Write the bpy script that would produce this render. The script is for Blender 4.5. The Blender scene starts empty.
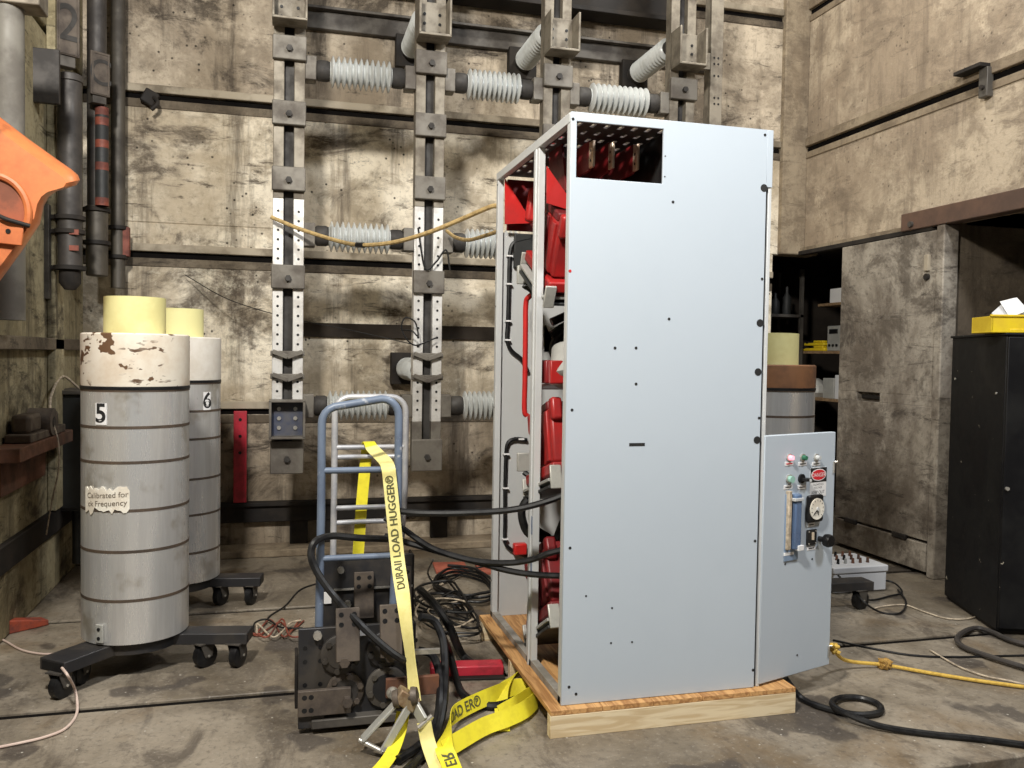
import bpy, math, random
from mathutils import Vector as V, Matrix, Euler
random.seed(7)
S = bpy.context.scene
C = S.collection

# ------------------------------------------------------------------ camera
FPX, PITCH, ROLL, YAW, CZ = 850.5, -.0332, .0154, .2623, 1.468
_fw = V((math.sin(YAW)*math.cos(PITCH), math.cos(YAW)*math.cos(PITCH), math.sin(PITCH)))
_rt0 = V((math.cos(YAW), -math.sin(YAW), 0)); _up0 = _rt0.cross(_fw)
_rt = _rt0*math.cos(ROLL) + _up0*math.sin(ROLL)
_up = _up0*math.cos(ROLL) - _rt0*math.sin(ROLL)
EYE = V((0, 0, CZ))
cam_d = bpy.data.cameras.new('camera'); cam = bpy.data.objects.new('camera', cam_d); C.objects.link(cam)
cam_d.sensor_width = 36; cam_d.lens = 36*FPX/1024; cam_d.clip_start = .05
M = Matrix.Identity(4)
for i in range(3):
    M[i][0] = _rt[i]; M[i][1] = _up[i]; M[i][2] = -_fw[i]; M[i][3] = EYE[i]
cam.matrix_world = M
S.camera = cam
# ------------------------------------------------------------------ light
S.view_settings.view_transform = 'Standard'; S.view_settings.look = 'None'
S.view_settings.gamma = 1; S.view_settings.exposure = 0.0
S.view_settings.use_curve_mapping = False
w = bpy.data.worlds.new('hall_ambient'); S.world = w; w.use_nodes = True
w.node_tree.nodes['Background'].inputs[0].default_value = (.86, .93, 1.0, 1)
w.node_tree.nodes['Background'].inputs[1].default_value = .075
def lamp(name, loc, target, power, size, col=(1, .955, .88)):
    l = bpy.data.lights.new(name, 'AREA'); l.shape = 'DISK'; l.size = size; l.energy = power; l.color = col
    o = bpy.data.objects.new(name, l); C.objects.link(o); o.location = loc
    o.rotation_euler = (V(target)-V(loc)).to_track_quat('-Z', 'Y').to_euler()
    return o
lamp('overhead_or_fill_lamp', (-.8, .75, 4.4), (1.4, 5.6, 1.4), 305, .42)
lamp('overhead_or_fill_lamp', (2.9, .4, 5.2), (2.6, 5.0, .6), 165, .6, (.95, .97, 1))  # added fill for the right side, no fixture seen there
lamp('overhead_or_fill_lamp', (2.7, 4.9, 5.6), (2.7, 4.6, 0), 85, .5, (1, .95, .86))

# ------------------------------------------------------------------ helpers
def ray(x, y): return _fw + _rt*((x-512)/FPX) + _up*((384-y)/FPX)
def onX(X, x, y): d = ray(x, y); return EYE + d*(X/d.x)
def onY(Y, x, y): d = ray(x, y); return EYE + d*(Y/d.y)
def onZ(Z, x, y): d = ray(x, y); return EYE + d*((Z-CZ)/d.z)
def cat(pts, k=8):
    pts = [V(p) for p in pts]
    if len(pts) < 3: return pts
    P = [pts[0]*2-pts[1]] + pts + [pts[-1]*2-pts[-2]]
    out = []
    for i in range(1, len(P)-2):
        a, b, c, d = P[i-1:i+3]
        for j in range(k):
            t = j/k
            out.append(.5*((2*b)+(c-a)*t+(2*a-5*b+4*c-d)*t*t+(3*b-a-3*c+d)*t**3))
    return out+[pts[-1]]
def frame(d):
    d = d.normalized(); a = V((0, 0, 1)) if abs(d.z) < .9 else V((1, 0, 0))
    u = d.cross(a).normalized(); return u, u.cross(d).normalized()
class MB:
    def __init__(s): s.v = []; s.f = []
    def add(s, vs, fs):
        n = len(s.v); s.v += [V(p) for p in vs]; s.f += [tuple(i+n for i in f) for f in fs]; return s
    def box(s, x0, x1, y0, y1, z0, z1):
        vs = [(x, y, z) for z in (z0, z1) for y in (y0, y1) for x in (x0, x1)]
        return s.add(vs, [(0, 2, 3, 1), (4, 5, 7, 6), (0, 1, 5, 4), (2, 6, 7, 3), (0, 4, 6, 2), (1, 3, 7, 5)])
    def obox(s, c, size, R=None, rz=None):
        if rz is not None: R = Matrix.Rotation(rz, 3, 'Z')
        R = R or Matrix.Identity(3); c = V(c); hx, hy, hz = [k/2 for k in size]
        vs = [c + R @ V((x, y, z)) for z in (-hz, hz) for y in (-hy, hy) for x in (-hx, hx)]
        return s.add(vs, [(0, 2, 3, 1), (4, 5, 7, 6), (0, 1, 5, 4), (2, 6, 7, 3), (0, 4, 6, 2), (1, 3, 7, 5)])
    def bar(s, a, b, wdt, hgt):
        a, b = V(a), V(b); u, v = frame(b-a); R = Matrix((u, v, (b-a).normalized())).transposed()
        return s.obox((a+b)/2, (wdt, hgt, (b-a).length), R)
    def cyl(s, a, b, r, r1=None, n=16):
        a, b = V(a), V(b); r1 = r if r1 is None else r1; u, v = frame(b-a)
        vs = [];
        for c, q in ((a, r), (b, r1)):
            for i in range(n):
                t = 2*math.pi*i/n; vs.append(c+u*math.cos(t)*q+v*math.sin(t)*q)
        fs = [(i, (i+1) % n, n+(i+1) % n, n+i) for i in range(n)] + [tuple(range(n))[::-1], tuple(range(n, 2*n))]
        return s.add(vs, fs)
    def tube(s, pts, r, n=8):
        pts = [V(p) for p in pts]; vs = []; fs = []; L = len(pts)
        u = None
        for i, p in enumerate(pts):
            d = (pts[min(i+1, L-1)]-pts[max(i-1, 0)])
            if d.length < 1e-7: d = V((0, 0, 1))
            d.normalize()
            if u is None: u, _ = frame(d)
            u = (u-d*u.dot(d))
            u = u.normalized() if u.length > 1e-6 else frame(d)[0]
            v = d.cross(u)
            rr = r[i] if isinstance(r, (list, tuple)) else r
            for k in range(n):
                t = 2*math.pi*k/n; vs.append(p+u*math.cos(t)*rr+v*math.sin(t)*rr)
        for i in range(L-1):
            for k in range(n):
                fs.append((i*n+k, i*n+(k+1) % n, (i+1)*n+(k+1) % n, (i+1)*n+k))
        fs += [tuple(range(n))[::-1], tuple(range((L-1)*n, L*n))]
        return s.add(vs, fs)
    def lathe(s, prof, base=(0, 0, 0), axis=(0, 0, 1), n=32, ripple=0):
        base = V(base); ax = V(axis).normalized(); u, v = frame(ax); vs = []; fs = []
        for j, (r, h) in enumerate(prof):
            for i in range(n):
                t = 2*math.pi*i/n; q = r
                vs.append(base+ax*h+u*math.cos(t)*q+v*math.sin(t)*q)
        for j in range(len(prof)-1):
            for i in range(n):
                fs.append((j*n+i, j*n+(i+1) % n, (j+1)*n+(i+1) % n, (j+1)*n+i))
        fs += [tuple(range(n))[::-1], tuple(range((len(prof)-1)*n, len(prof)*n))]
        return s.add(vs, fs)
    def prism(s, poly, vec):
        poly = [V(p) for p in poly]; vec = V(vec); n = len(poly)
        vs = poly+[p+vec for p in poly]
        return s.add(vs, [(i, (i+1) % n, n+(i+1) % n, n+i) for i in range(n)]+[tuple(range(n))[::-1], tuple(range(n, 2*n))])
    def ribbon(s, pts, wd, width, th=.003):
        L = len(pts); vs = []; fs = []
        for i, p in enumerate(pts):
            d = (pts[min(i+1, L-1)]-pts[max(i-1, 0)]).normalized()
            w_ = wd[i]; w_ = (w_-d*w_.dot(d)).normalized(); nn = d.cross(w_)
            for a, b in ((-1, -1), (1, -1), (1, 1), (-1, 1)):
                vs.append(p+w_*a*width/2+nn*b*th/2)
        for i in range(L-1):
            for k in range(4):
                fs.append((i*4+k, i*4+(k+1) % 4, (i+1)*4+(k+1) % 4, (i+1)*4+k))
        fs += [(3, 2, 1, 0), tuple(range((L-1)*4, L*4))]
        return s.add(vs, fs)
    def build(s, name, mat, parent=None, smooth=True, bevel=0, origin=None):
        if parent is not None:
            off = V((0, 0, 0)); p = parent
            while p: off = off+p.location; p = p.parent
        elif origin is not None: off = V(origin)
        else:
            xs = [p.x for p in s.v]; ys = [p.y for p in s.v]; zs = [p.z for p in s.v]
            off = V(((min(xs)+max(xs))/2, (min(ys)+max(ys))/2, min(zs)))
        me = bpy.data.meshes.new(name)
        me.from_pydata([tuple(p-off) for p in s.v], [], s.f); me.validate()
        import bmesh
        bm = bmesh.new(); bm.from_mesh(me); bmesh.ops.recalc_face_normals(bm, faces=bm.faces); bm.to_mesh(me); bm.free()
        if smooth:
            me.polygons.foreach_set('use_smooth', [True]*len(me.polygons)); me.set_sharp_from_angle(angle=math.radians(38))
        me.materials.append(mat)
        o = bpy.data.objects.new(name, me); C.objects.link(o)
        if parent is not None: o.parent = parent
        else: o.location = off
        if bevel:
            b = o.modifiers.new('edge', 'BEVEL'); b.width = bevel; b.segments = 2; b.limit_method = 'ANGLE'
        return o
def tag(o, label=None, cat_=None, group=None, kind=None):
    if label: o['label'] = label
    if cat_: o['category'] = cat_
    if group: o['group'] = group
    if kind: o['kind'] = kind
    return o
def thing(name, loc, label, cat_, group=None):
    o = bpy.data.objects.new(name, None); C.objects.link(o); o.location = loc; o.empty_display_size = .1
    return tag(o, label, cat_, group)
def copy_tree(o, parent=None):
    c = o.copy(); C.objects.link(c); c.parent = parent
    for ch in o.children: copy_tree(ch, c)
    return c
def box(*a): return MB().box(*a)

# ------------------------------------------------------------------ materials
def new_mat(name):
    m = bpy.data.materials.new(name); m.use_nodes = True
    nt = m.node_tree; b = nt.nodes['Principled BSDF']; return m, nt, b
def N(nt, t, **k):
    n = nt.nodes.new(t)
    for a, v in k.items(): setattr(n, a, v)
    return n
def noise(nt, pos, scale, detail=5, rough=.6, stretch=None, offset=None, dist=0):
    if stretch or offset:
        mp = N(nt, 'ShaderNodeMapping'); nt.links.new(pos, mp.inputs[0])
        if stretch: mp.inputs['Scale'].default_value = stretch
        if offset: mp.inputs['Location'].default_value = offset
        pos = mp.outputs[0]
    n = N(nt, 'ShaderNodeTexNoise'); nt.links.new(pos, n.inputs['Vector'])
    n.inputs['Scale'].default_value = scale; n.inputs['Detail'].default_value = detail
    n.inputs['Roughness'].default_value = rough; n.inputs['Distortion'].default_value = dist
    return n.outputs['Fac']
def ramp(nt, fac, a, b, v0=0, v1=1):
    r = N(nt, 'ShaderNodeMapRange'); r.interpolation_type = 'SMOOTHSTEP'
    nt.links.new(fac, r.inputs[0]); r.inputs[1].default_value = a; r.inputs[2].default_value = b
    r.inputs[3].default_value = v0; r.inputs[4].default_value = v1
    return r.outputs[0]
def mix(nt, fac, a, b, mode='MIX'):
    n = N(nt, 'ShaderNodeMix', data_type='RGBA', blend_type=mode)
    for sock, val in ((n.inputs[0], fac), (n.inputs[6], a), (n.inputs[7], b)):
        if isinstance(val, (int, float)): sock.default_value = val
        elif isinstance(val, tuple): sock.default_value = (*val[:3], 1)
        else: nt.links.new(val, sock)
    return n.outputs[2]
def mul(nt, a, b):
    n = N(nt, 'ShaderNodeMath', operation='MULTIPLY')
    for s_, v in ((n.inputs[0], a), (n.inputs[1], b)):
        if isinstance(v, (int, float)): s_.default_value = v
        else: nt.links.new(v, s_)
    return n.outputs[0]
def position(nt, obj=False):
    if obj: return N(nt, 'ShaderNodeTexCoord').outputs['Object']
    return N(nt, 'ShaderNodeNewGeometry').outputs['Position']
def bump(nt, b, h, strength, dist=.01):
    n = N(nt, 'ShaderNodeBump'); n.inputs['Strength'].default_value = strength; n.inputs['Distance'].default_value = dist
    nt.links.new(h, n.inputs['Height']); nt.links.new(n.outputs[0], b.inputs['Normal'])
def pm(name, c1, c2=None, scale=6, lo=.4, hi=.65, rough=.6, metal=0, bmp=0, stretch=None, spots=None, obj=False, coat=0, spec=None):
    m, nt, b = new_mat(name); p = position(nt, obj)
    b.inputs['Roughness'].default_value = rough; b.inputs['Metallic'].default_value = metal
    if spec is not None: b.inputs['Specular IOR Level'].default_value = spec
    if coat: b.inputs['Coat Weight'].default_value = coat
    if c2 is None:
        c2 = tuple(k*.82 for k in c1)
    n = noise(nt, p, scale, 6, .62, stretch)
    col = mix(nt, ramp(nt, n, lo, hi), c1, c2)
    if spots:
        sc, sl, sh, cc = spots
        col = mix(nt, ramp(nt, noise(nt, p, sc, 4, .6, None, (3, 7, 1)), sl, sh), col, cc)
    nt.links.new(col, b.inputs['Base Color'])
    nt.links.new(ramp(nt, n, .3, .7, max(rough-.1, .05), min(rough+.15, 1)), b.inputs['Roughness'])
    if bmp: bump(nt, b, noise(nt, p, scale*6, 4), bmp, .004)
    return m
def concrete(name, light, mid, dark, blotch=.5, streak=.6, pits=.8, off=(0, 0, 0), rough=.85):
    m, nt, b = new_mat(name); p = position(nt); b.inputs['Roughness'].default_value = rough
    b.inputs['Specular IOR Level'].default_value = .25
    c = mix(nt, ramp(nt, noise(nt, p, .8, 6, .68, None, off, .4), .40, .60), light, mid)
    med = noise(nt, p, 2.6, 9, .74, (1, 1, 1.2), (off[0]+5, 2, off[2]), .3)
    c = mix(nt, ramp(nt, med, .47, .62, 0, .8), c, tuple(k*.75 for k in mid))
    st = noise(nt, p, 1.0, 7, .72, (5, 5, .5), (off[0]+9, 4, 2))
    c = mix(nt, ramp(nt, st, .50, .66, 0, streak), c, dark)
    bl = noise(nt, p, 1.5, 9, .74, (1, 1, 1.5), (off[0]+2, off[1]+31, 5), .5)
    c = mix(nt, ramp(nt, bl, .50, .64, 0, blotch), c, dark)
    h = noise(nt, p, 2.4, 8, .78, (1, 1, 4.5), (17, off[1], 8), .5)
    c = mix(nt, ramp(nt, h, .55, .66, 0, blotch), c, tuple(k*.8 for k in dark))
    wh = noise(nt, p, 3.0, 9, .78, None, (off[0]+40, 3, 7))
    c = mix(nt, ramp(nt, wh, .54, .68, 0, .6), c, tuple(min(k*1.2, 1) for k in light))
    fine = noise(nt, p, 24, 7, .72, None, (5, 2, off[2]))
    c = mix(nt, ramp(nt, fine, .50, .68, 0, .55), c, tuple(k*.7 for k in mid))
    vo = N(nt, 'ShaderNodeTexVoronoi'); nt.links.new(p, vo.inputs['Vector']); vo.inputs['Scale'].default_value = 17
    gate = ramp(nt, noise(nt, p, 3.0, 3, .5, None, (1, 1, 19)), .48, .58)
    c = mix(nt, mul(nt, mul(nt, ramp(nt, vo.outputs['Distance'], .08, .2, 1, 0), gate), pits), c, tuple(k*.35 for k in dark))
    nt.links.new(c, b.inputs['Base Color'])
    bump(nt, b, med, .5, .03)
    return m
CON_B = concrete('stained_concrete', (.86, .78, .63), (.50, .42, .305), (.07, .053, .039), .85, .68, .95)
CON_B2 = concrete('browned_concrete', (.56, .48, .37), (.30, .245, .18), (.05, .039, .031), .85, .7, .9, (4, 14, 9))
CON_R = concrete('tan_concrete', (.52, .435, .325), (.345, .275, .20), (.13, .10, .075), .5, .5, .6, (7, 3, 2))
CON_L = concrete('yellowed_concrete', (.42, .37, .24), (.26, .22, .13), (.05, .04, .027), .9, .7, .5, (13, 8, 4))
CON_C = concrete('column_concrete', (.33, .27, .19), (.23, .18, .125), (.10, .075, .055), .5, .4, .3, (3, 21, 2))
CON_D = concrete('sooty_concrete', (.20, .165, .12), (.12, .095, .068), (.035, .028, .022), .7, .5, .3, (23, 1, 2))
DOORM = concrete('scabby_door_paint', (.40, .36, .30), (.145, .12, .095), (.05, .04, .033), .8, .25, .3, (31, 12, 6))
def floor_mat():
    m, nt, b = new_mat('worn_floor_concrete'); p = position(nt)
    c = mix(nt, ramp(nt, noise(nt, p, .9, 6, .65), .40, .60), (.285, .245, .19), (.145, .12, .087))
    c = mix(nt, ramp(nt, noise(nt, p, 3.1, 8, .72, (1.6, .7, 1), (4, 9, 0), .6), .48, .66, 0, .8), c, (.075, .06, .046))
    c = mix(nt, ramp(nt, noise(nt, p, 9, 8, .75, None, (8, 1, 0)), .55, .75, 0, .6), c, (.30, .26, .205))
    c = mix(nt, ramp(nt, noise(nt, p, 1.5, 5, .6, None, (20, 3, 0), .3), .52, .70, 0, .7), c, (.15, .10, .05))
    c = mix(nt, ramp(nt, noise(nt, p, 2.4, 3, .5, None, (31, 13, 0), .2), .60, .64, 0, .75), c, (.055, .046, .04))
    c = mix(nt, ramp(nt, noise(nt, p, 34, 7, .75, None, (4, 4, 0)), .50, .66, 0, .6), c, (.085, .07, .055))
    c = mix(nt, ramp(nt, noise(nt, p, 46, 5, .7, None, (9, 14, 0)), .56, .70, 0, .5), c, (.40, .36, .30))
    vo = N(nt, 'ShaderNodeTexVoronoi'); nt.links.new(p, vo.inputs['Vector']); vo.inputs['Scale'].default_value = 11
    c = mix(nt, ramp(nt, vo.outputs['Distance'], .03, .06, .8, 0), c, (.6, .57, .5))
    nt.links.new(c, b.inputs['Base Color'])
    nt.links.new(ramp(nt, noise(nt, p, 2.2, 6, .6, None, (2, 2, 2)), .35, .65, .38, .8), b.inputs['Roughness'])
    bump(nt, b, noise(nt, p, 14, 8, .7), .3, .008)
    return m
FLOOR = floor_mat()
BLACK = pm('black_gap', (.006, .005, .005), (.009, .008, .007), rough=.95, spec=.05)
SOOT = pm('sooty_steel', (.016, .014, .013), (.036, .030, .025), 4, spec=.25, rough=.7, bmp=.2)
STEEL = pm('dull_grey_steel', (.105, .095, .082), (.055, .048, .042), 5, rough=.6, metal=.3, bmp=.15)
BUSU = pm('weathered_bus_bar', (.27, .24, .19), (.15, .128, .10), 7, rough=.6, metal=.25, bmp=.15)
BUSS = pm('silver_bus_bar', (.75, .74, .71), (.52, .50, .47), 9, rough=.42, metal=.35)
PLATE = pm('grey_clamp_plate', (.18, .165, .14), (.115, .10, .085), 6, rough=.6, metal=.3, bmp=.1)
PORC = pm('pale_porcelain', (.56, .58, .57), (.40, .41, .39), 5, .45, .7, rough=.28, coat=.4)
CAPM = pm('dark_iron_cap', (.05, .046, .042), (.03, .027, .025), 8, rough=.65, metal=.2)
LEDGE = pm('pale_ledge', (.40, .345, .26), (.17, .14, .10), 3, .42, .62, rough=.8)
CABG = pm('grey_cabinet_paint', (.465, .525, .585), (.445, .505, .565), 1.2, rough=.42)
CABE = pm('cabinet_edge_paint', (.56, .575, .575), (.50, .515, .52), 3, rough=.42)
CABI = pm('cabinet_inside_paint', (.50, .51, .51), (.46, .47, .47), 3, rough=.5)
RED = pm('red_moulding', (.55, .022, .020), (.42, .016, .015), 5, rough=.38)
DRED = pm('maroon_moulding', (.20, .012, .014), (.13, .01, .012), 5, rough=.45)
COPPER = pm('bare_bus_end', (.86, .68, .53), (.7, .5, .36), 20, rough=.4, metal=.4)
RUBBER = pm('black_rubber', (.007, .007, .008), (.014, .014, .014), 20, rough=.42, spec=.35)
BLK = pm('black_plastic', (.009, .009, .010), (.015, .015, .015), 12, rough=.4, spec=.3)
ALU = pm('brushed_aluminium', (.72, .72, .71), (.56, .555, .54), 3, .4, .66, rough=.30, metal=.6, stretch=(4, 4, .3), spots=(4, .56, .72, (.42, .39, .34)))
ALUB = pm('brown_band', (.085, .06, .042), (.05, .035, .025), 9, rough=.6)
def chip_mat():
    m, nt, b = new_mat('chipped_white_paint'); p = position(nt); b.inputs['Roughness'].default_value = .6
    c = mix(nt, ramp(nt, noise(nt, p, 3, 6, .65), .42, .66), (.76, .71, .61), (.62, .52, .40))
    gate = ramp(nt, noise(nt, p, 4.5, 3, .5, None, (2, 6, 3)), .46, .54)
    rot = N(nt, 'ShaderNodeMapping'); nt.links.new(p, rot.inputs[0]); rot.inputs['Rotation'].default_value = (0, .6, 0); rot.inputs['Scale'].default_value = (1, 1, 2.6)
    sm = noise(nt, rot.outputs[0], 17, 2, .5)
    c = mix(nt, mul(nt, ramp(nt, sm, .575, .59), gate), c, (.12, .07, .04))
    c = mix(nt, ramp(nt, noise(nt, p, 6, 4, .6, None, (3, 7, 1)), .60, .61), c, (.13, .07, .035))
    nt.links.new(c, b.inputs['Base Color']); return m
CHIP = chip_mat()
WHT = pm('white_paint', (.74, .71, .65), (.62, .57, .49), 4, rough=.6)
RUSTR = pm('rusty_ring', (.27, .125, .055), (.15, .075, .04), 5, .4, .66, rough=.7)
YTUBE = pm('pale_yellow_fibre', (.76, .72, .35), (.66, .61, .27), 4, rough=.5)
PAPER = pm('torn_paper', (.80, .77, .68), (.66, .60, .5), 9, rough=.85)
WHITE = pm('white_plastic', (.80, .80, .80), (.74, .74, .74), 4, rough=.45)
INK = pm('black_ink', (.012, .012, .012), rough=.7)
YEL = pm('yellow_webbing', (.82, .72, .035), (.72, .62, .03), 20, rough=.6)
YELP = pm('faded_yellow_webbing', (.82, .74, .30), (.74, .66, .24), 20, rough=.7)
TXT = pm('webbing_print', (.10, .10, .04), rough=.7)
BLUE = pm('blue_grey_tube_paint', (.145, .185, .255), (.105, .135, .195), 9, rough=.42, spots=(14, .63, .7, (.35, .37, .4)))
WTUBE = pm('worn_white_tube', (.56, .56, .57), (.38, .39, .42), 10, rough=.38, metal=.3)
DKST = pm('oiled_dark_steel', (.032, .032, .035), (.062, .054, .046), 5, rough=.5, metal=.35, bmp=.1)
BRNS = pm('brown_dusty_steel', (.13, .105, .083), (.07, .056, .047), 8, rough=.6, metal=.3, bmp=.1)
ZINC = pm('bright_bolt', (.62, .60, .55), (.4, .38, .34), 20, rough=.35, metal=.7)
ORANGE = pm('orange_plastic', (.58, .18, .058), (.40, .10, .03), 3, rough=.45, spots=(5, .52, .70, (.26, .08, .03)))
DORANGE = pm('dark_orange', (.30, .075, .03), (.16, .05, .025), 8, rough=.6)
GPIPE = pm('grey_brown_pipe', (.060, .053, .048), (.034, .030, .028), 6, rough=.5, metal=.15)
GPIPE2 = pm('olive_grey_pipe', (.085, .074, .058), (.048, .041, .033), 6, rough=.55, metal=.15)
PPOST = pm('pale_grey_pipe', (.19, .18, .155), (.12, .11, .095), 4, rough=.6)
REDT = pm('red_sleeve_stripe', (.24, .06, .035), (.12, .035, .025), 12, rough=.6)
RUST = pm('rusty_steel', (.16, .065, .035), (.085, .045, .03), 7, rough=.75, bmp=.2)
BROWN = pm('brown_header_paint', (.13, .075, .052), (.085, .052, .038), 3, rough=.6)
def wood(name, c1, c2, stretch):
    m, nt, b = new_mat(name); p = position(nt)
    mp = N(nt, 'ShaderNodeMapping'); nt.links.new(p, mp.inputs[0]); mp.inputs['Scale'].default_value = stretch
    wv = N(nt, 'ShaderNodeTexNoise'); nt.links.new(mp.outputs[0], wv.inputs['Vector'])
    wv.inputs['Scale'].default_value = 3; wv.inputs['Detail'].default_value = 5; wv.inputs['Distortion'].default_value = 1.2
    c = mix(nt, ramp(nt, wv.outputs['Fac'], .40, .62), c1, c2)
    nt.links.new(c, b.inputs['Base Color']); b.inputs['Roughness'].default_value = .65
    return m
PLY = wood('orange_plywood', (.60, .34, .135), (.36, .175, .062), (14, 1.2, 14))
PINE = wood('pale_pine', (.76, .64, .43), (.60, .46, .27), (1.0, 10, 12))
BLKCAB = pm('chipped_black_paint', (.007, .007, .008), (.012, .012, .012), 4, rough=.5, spec=.18, spots=(16, .71, .73, (.42, .38, .3)))
GREYP = pm('grey_enclosure_plastic', (.60, .61, .63), (.54, .55, .57), 4, rough=.5)
INSTR = pm('grey_instrument', (.36, .36, .34), (.3, .3, .28), 8, rough=.5)
YBOX = pm('yellow_plastic', (.78, .58, .02), (.68, .48, .02), 6, rough=.45)
REDB = pm('red_bar_paint', (.55, .03, .055), (.35, .025, .04), 10, rough=.4)
MATR = pm('red_clay', (.42, .12, .075), (.32, .085, .055), 8, rough=.8)
ROPE = pm('tan_rope', (.50, .36, .155), (.33, .23, .10), 40, rough=.85)
ROPEY = pm('yellow_rope', (.66, .44, .08), (.5, .32, .06), 60, rough=.8)
CREAM = pm('cream_cord', (.56, .47, .35), (.3, .25, .19), 30, rough=.7)
WCORD = pm('white_pink_cord', (.66, .53, .46), (.55, .42, .36), 10, rough=.6)
GBOX = pm('dark_grey_box', (.030, .032, .032), (.02, .021, .021), 4, rough=.5)
BLUEG = pm('blue_tinted_tube', (.12, .19, .32), (.09, .14, .25), 4, rough=.15, coat=.6)
GREEN = pm('green_lens', (.03, .16, .09), rough=.25)
TEAL = pm('pale_green_button', (.30, .52, .44), rough=.35)
SIGNR = pm('sign_red', (.68, .02, .03), rough=.5)
DARKIN = pm('dark_matte', (.022, .018, .015), (.036, .029, .023), 3, rough=.9, spec=.1)
CLEAR = pm('clear_lens', (.62, .64, .64), rough=.2)
def emit(name, col, s):
    m, nt, b = new_mat(name); b.inputs['Base Color'].default_value = (*col, 1)
    b.inputs['Emission Color'].default_value = (*col, 1); b.inputs['Emission Strength'].default_value = s; return m
LITRED = emit('lit_red_lens', (1, .30, .36), 1.6)

def text_mesh(s, size, bold=0):
    cu = bpy.data.curves.new('t', 'FONT'); cu.body = s; cu.size = size; cu.offset = size*bold; cu.align_x = 'CENTER'; cu.align_y = 'CENTER'
    ob = bpy.data.objects.new('t', cu); C.objects.link(ob)
    dg = bpy.context.evaluated_depsgraph_get(); dg.update()
    me = bpy.data.meshes.new_from_object(ob.evaluated_get(dg))
    vs = [v.co.copy() for v in me.vertices]; fs = [tuple(p.vertices) for p in me.polygons]
    bpy.data.objects.remove(ob); bpy.data.curves.remove(cu); bpy.data.meshes.remove(me)
    return vs, fs
def text(name, s, size, mat, parent, org, ux, uy, sx=1.0):
    vs, fs = text_mesh(s, size, .004); org, ux, uy = V(org), V(ux).normalized(), V(uy).normalized()
    mb = MB(); mb.add([org+ux*p.x*sx+uy*p.y for p in vs], fs)
    return mb.build(name, mat, parent, smooth=False)

# ================================================================== STRUCTURE
XL, XR, YB, YF = -1.35, 4.31, 6.5, -1.0
def struct(o): o['kind'] = 'structure'; return o
fl = struct(box(XL-.3, 5.9, YF, 7.6, -.45, -.22).build('floor', BLACK, smooth=False))
for y0, y1 in ((YF, 2.41), (2.53, 3.722), (3.776, 4.975), (5.025, 7.5)):
    box(XL-.15, 5.88, y0, y1, -.22, 0).build('slab', FLOOR, fl, bevel=.006)
for y0, y1 in ((2.41, 2.53), (3.722, 3.776), (4.975, 5.025)):
    box(XL-.15, 5.88, y0+.001, y1-.001, -.21, -.012 if y0 > 3 else -.08).build('groove_filler', BLACK, fl, smooth=False)
# back wall: lifts of concrete separated by black reveals with a pale ledge above each
wb = struct(MB().box(XL-.3, 4.045, YB+.12, YB+.3, -.05, 2.37).box(XL-.3, XR+.3, YB+.12, YB+.3, 2.37, 6.0).build('wall_back', BLACK, smooth=False))
lifts = [(0, 1.01), (1.05, 2.12), (2.165, 2.37), (2.3701, 3.225), (3.275, 4.34), (4.385, 6.0)]
for z0, z1 in lifts:
    box(XL-.1, 4.12 if z0 > 2.2 else 4.045, YB, YB+.12, z0, min(z1, 6)).build('concrete_panel', CON_B if .5 < z0 < 3.2 else CON_B2, wb, bevel=.008)
for z in (1.05, 2.165, 3.275, 4.385):
    box(XL, 4.085 if z > 2.3 else 4.04, YB-.022, YB+.01, z, z+.055).build('ledge', LEDGE, wb, bevel=.006)
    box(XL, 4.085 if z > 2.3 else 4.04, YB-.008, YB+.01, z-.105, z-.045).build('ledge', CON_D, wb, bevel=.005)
for z in (1.01, 2.12, 3.225, 4.34):
    box(XL, 4.085 if z > 2.3 else 4.04, YB+.012, YB+.119, z+.001, z+.039).build('groove_filler', BLACK, wb, smooth=False)
struct(box(XL, 4.04, 6.27, YB+.01, 0, .055).build('trim_1', CON_C, bevel=.008))
# corner column
struct(box(4.085, 4.45, YB-.055, YB+.2, 2.372, 6).build('wall_corner_column', CON_C, bevel=.01))
# right wall
wr = struct(box(XR+.14, XR+.3, YF, YB+.1, 2.55, 6.0).build('wall_right', BLACK, smooth=False))
for z0, z1 in ((2.41, 3.235), (3.29, 4.39), (4.445, 6.0)):
    box(XR, XR+.14, YF, YB-.055, z0, z1).build('concrete_panel', CON_R, wr, bevel=.008)
for z in (3.29, 4.445):
    box(XR-.02, XR+.01, YF, YB-.06, z, z+.075).build('ledge', CON_C, wr, bevel=.006)
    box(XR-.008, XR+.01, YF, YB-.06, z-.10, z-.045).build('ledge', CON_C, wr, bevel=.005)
for z in (3.235, 4.39):
    box(XR+.008, XR+.139, YF, YB-.06, z+.001, z+.054).build('groove_filler', BLACK, wr, smooth=False)
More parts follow.
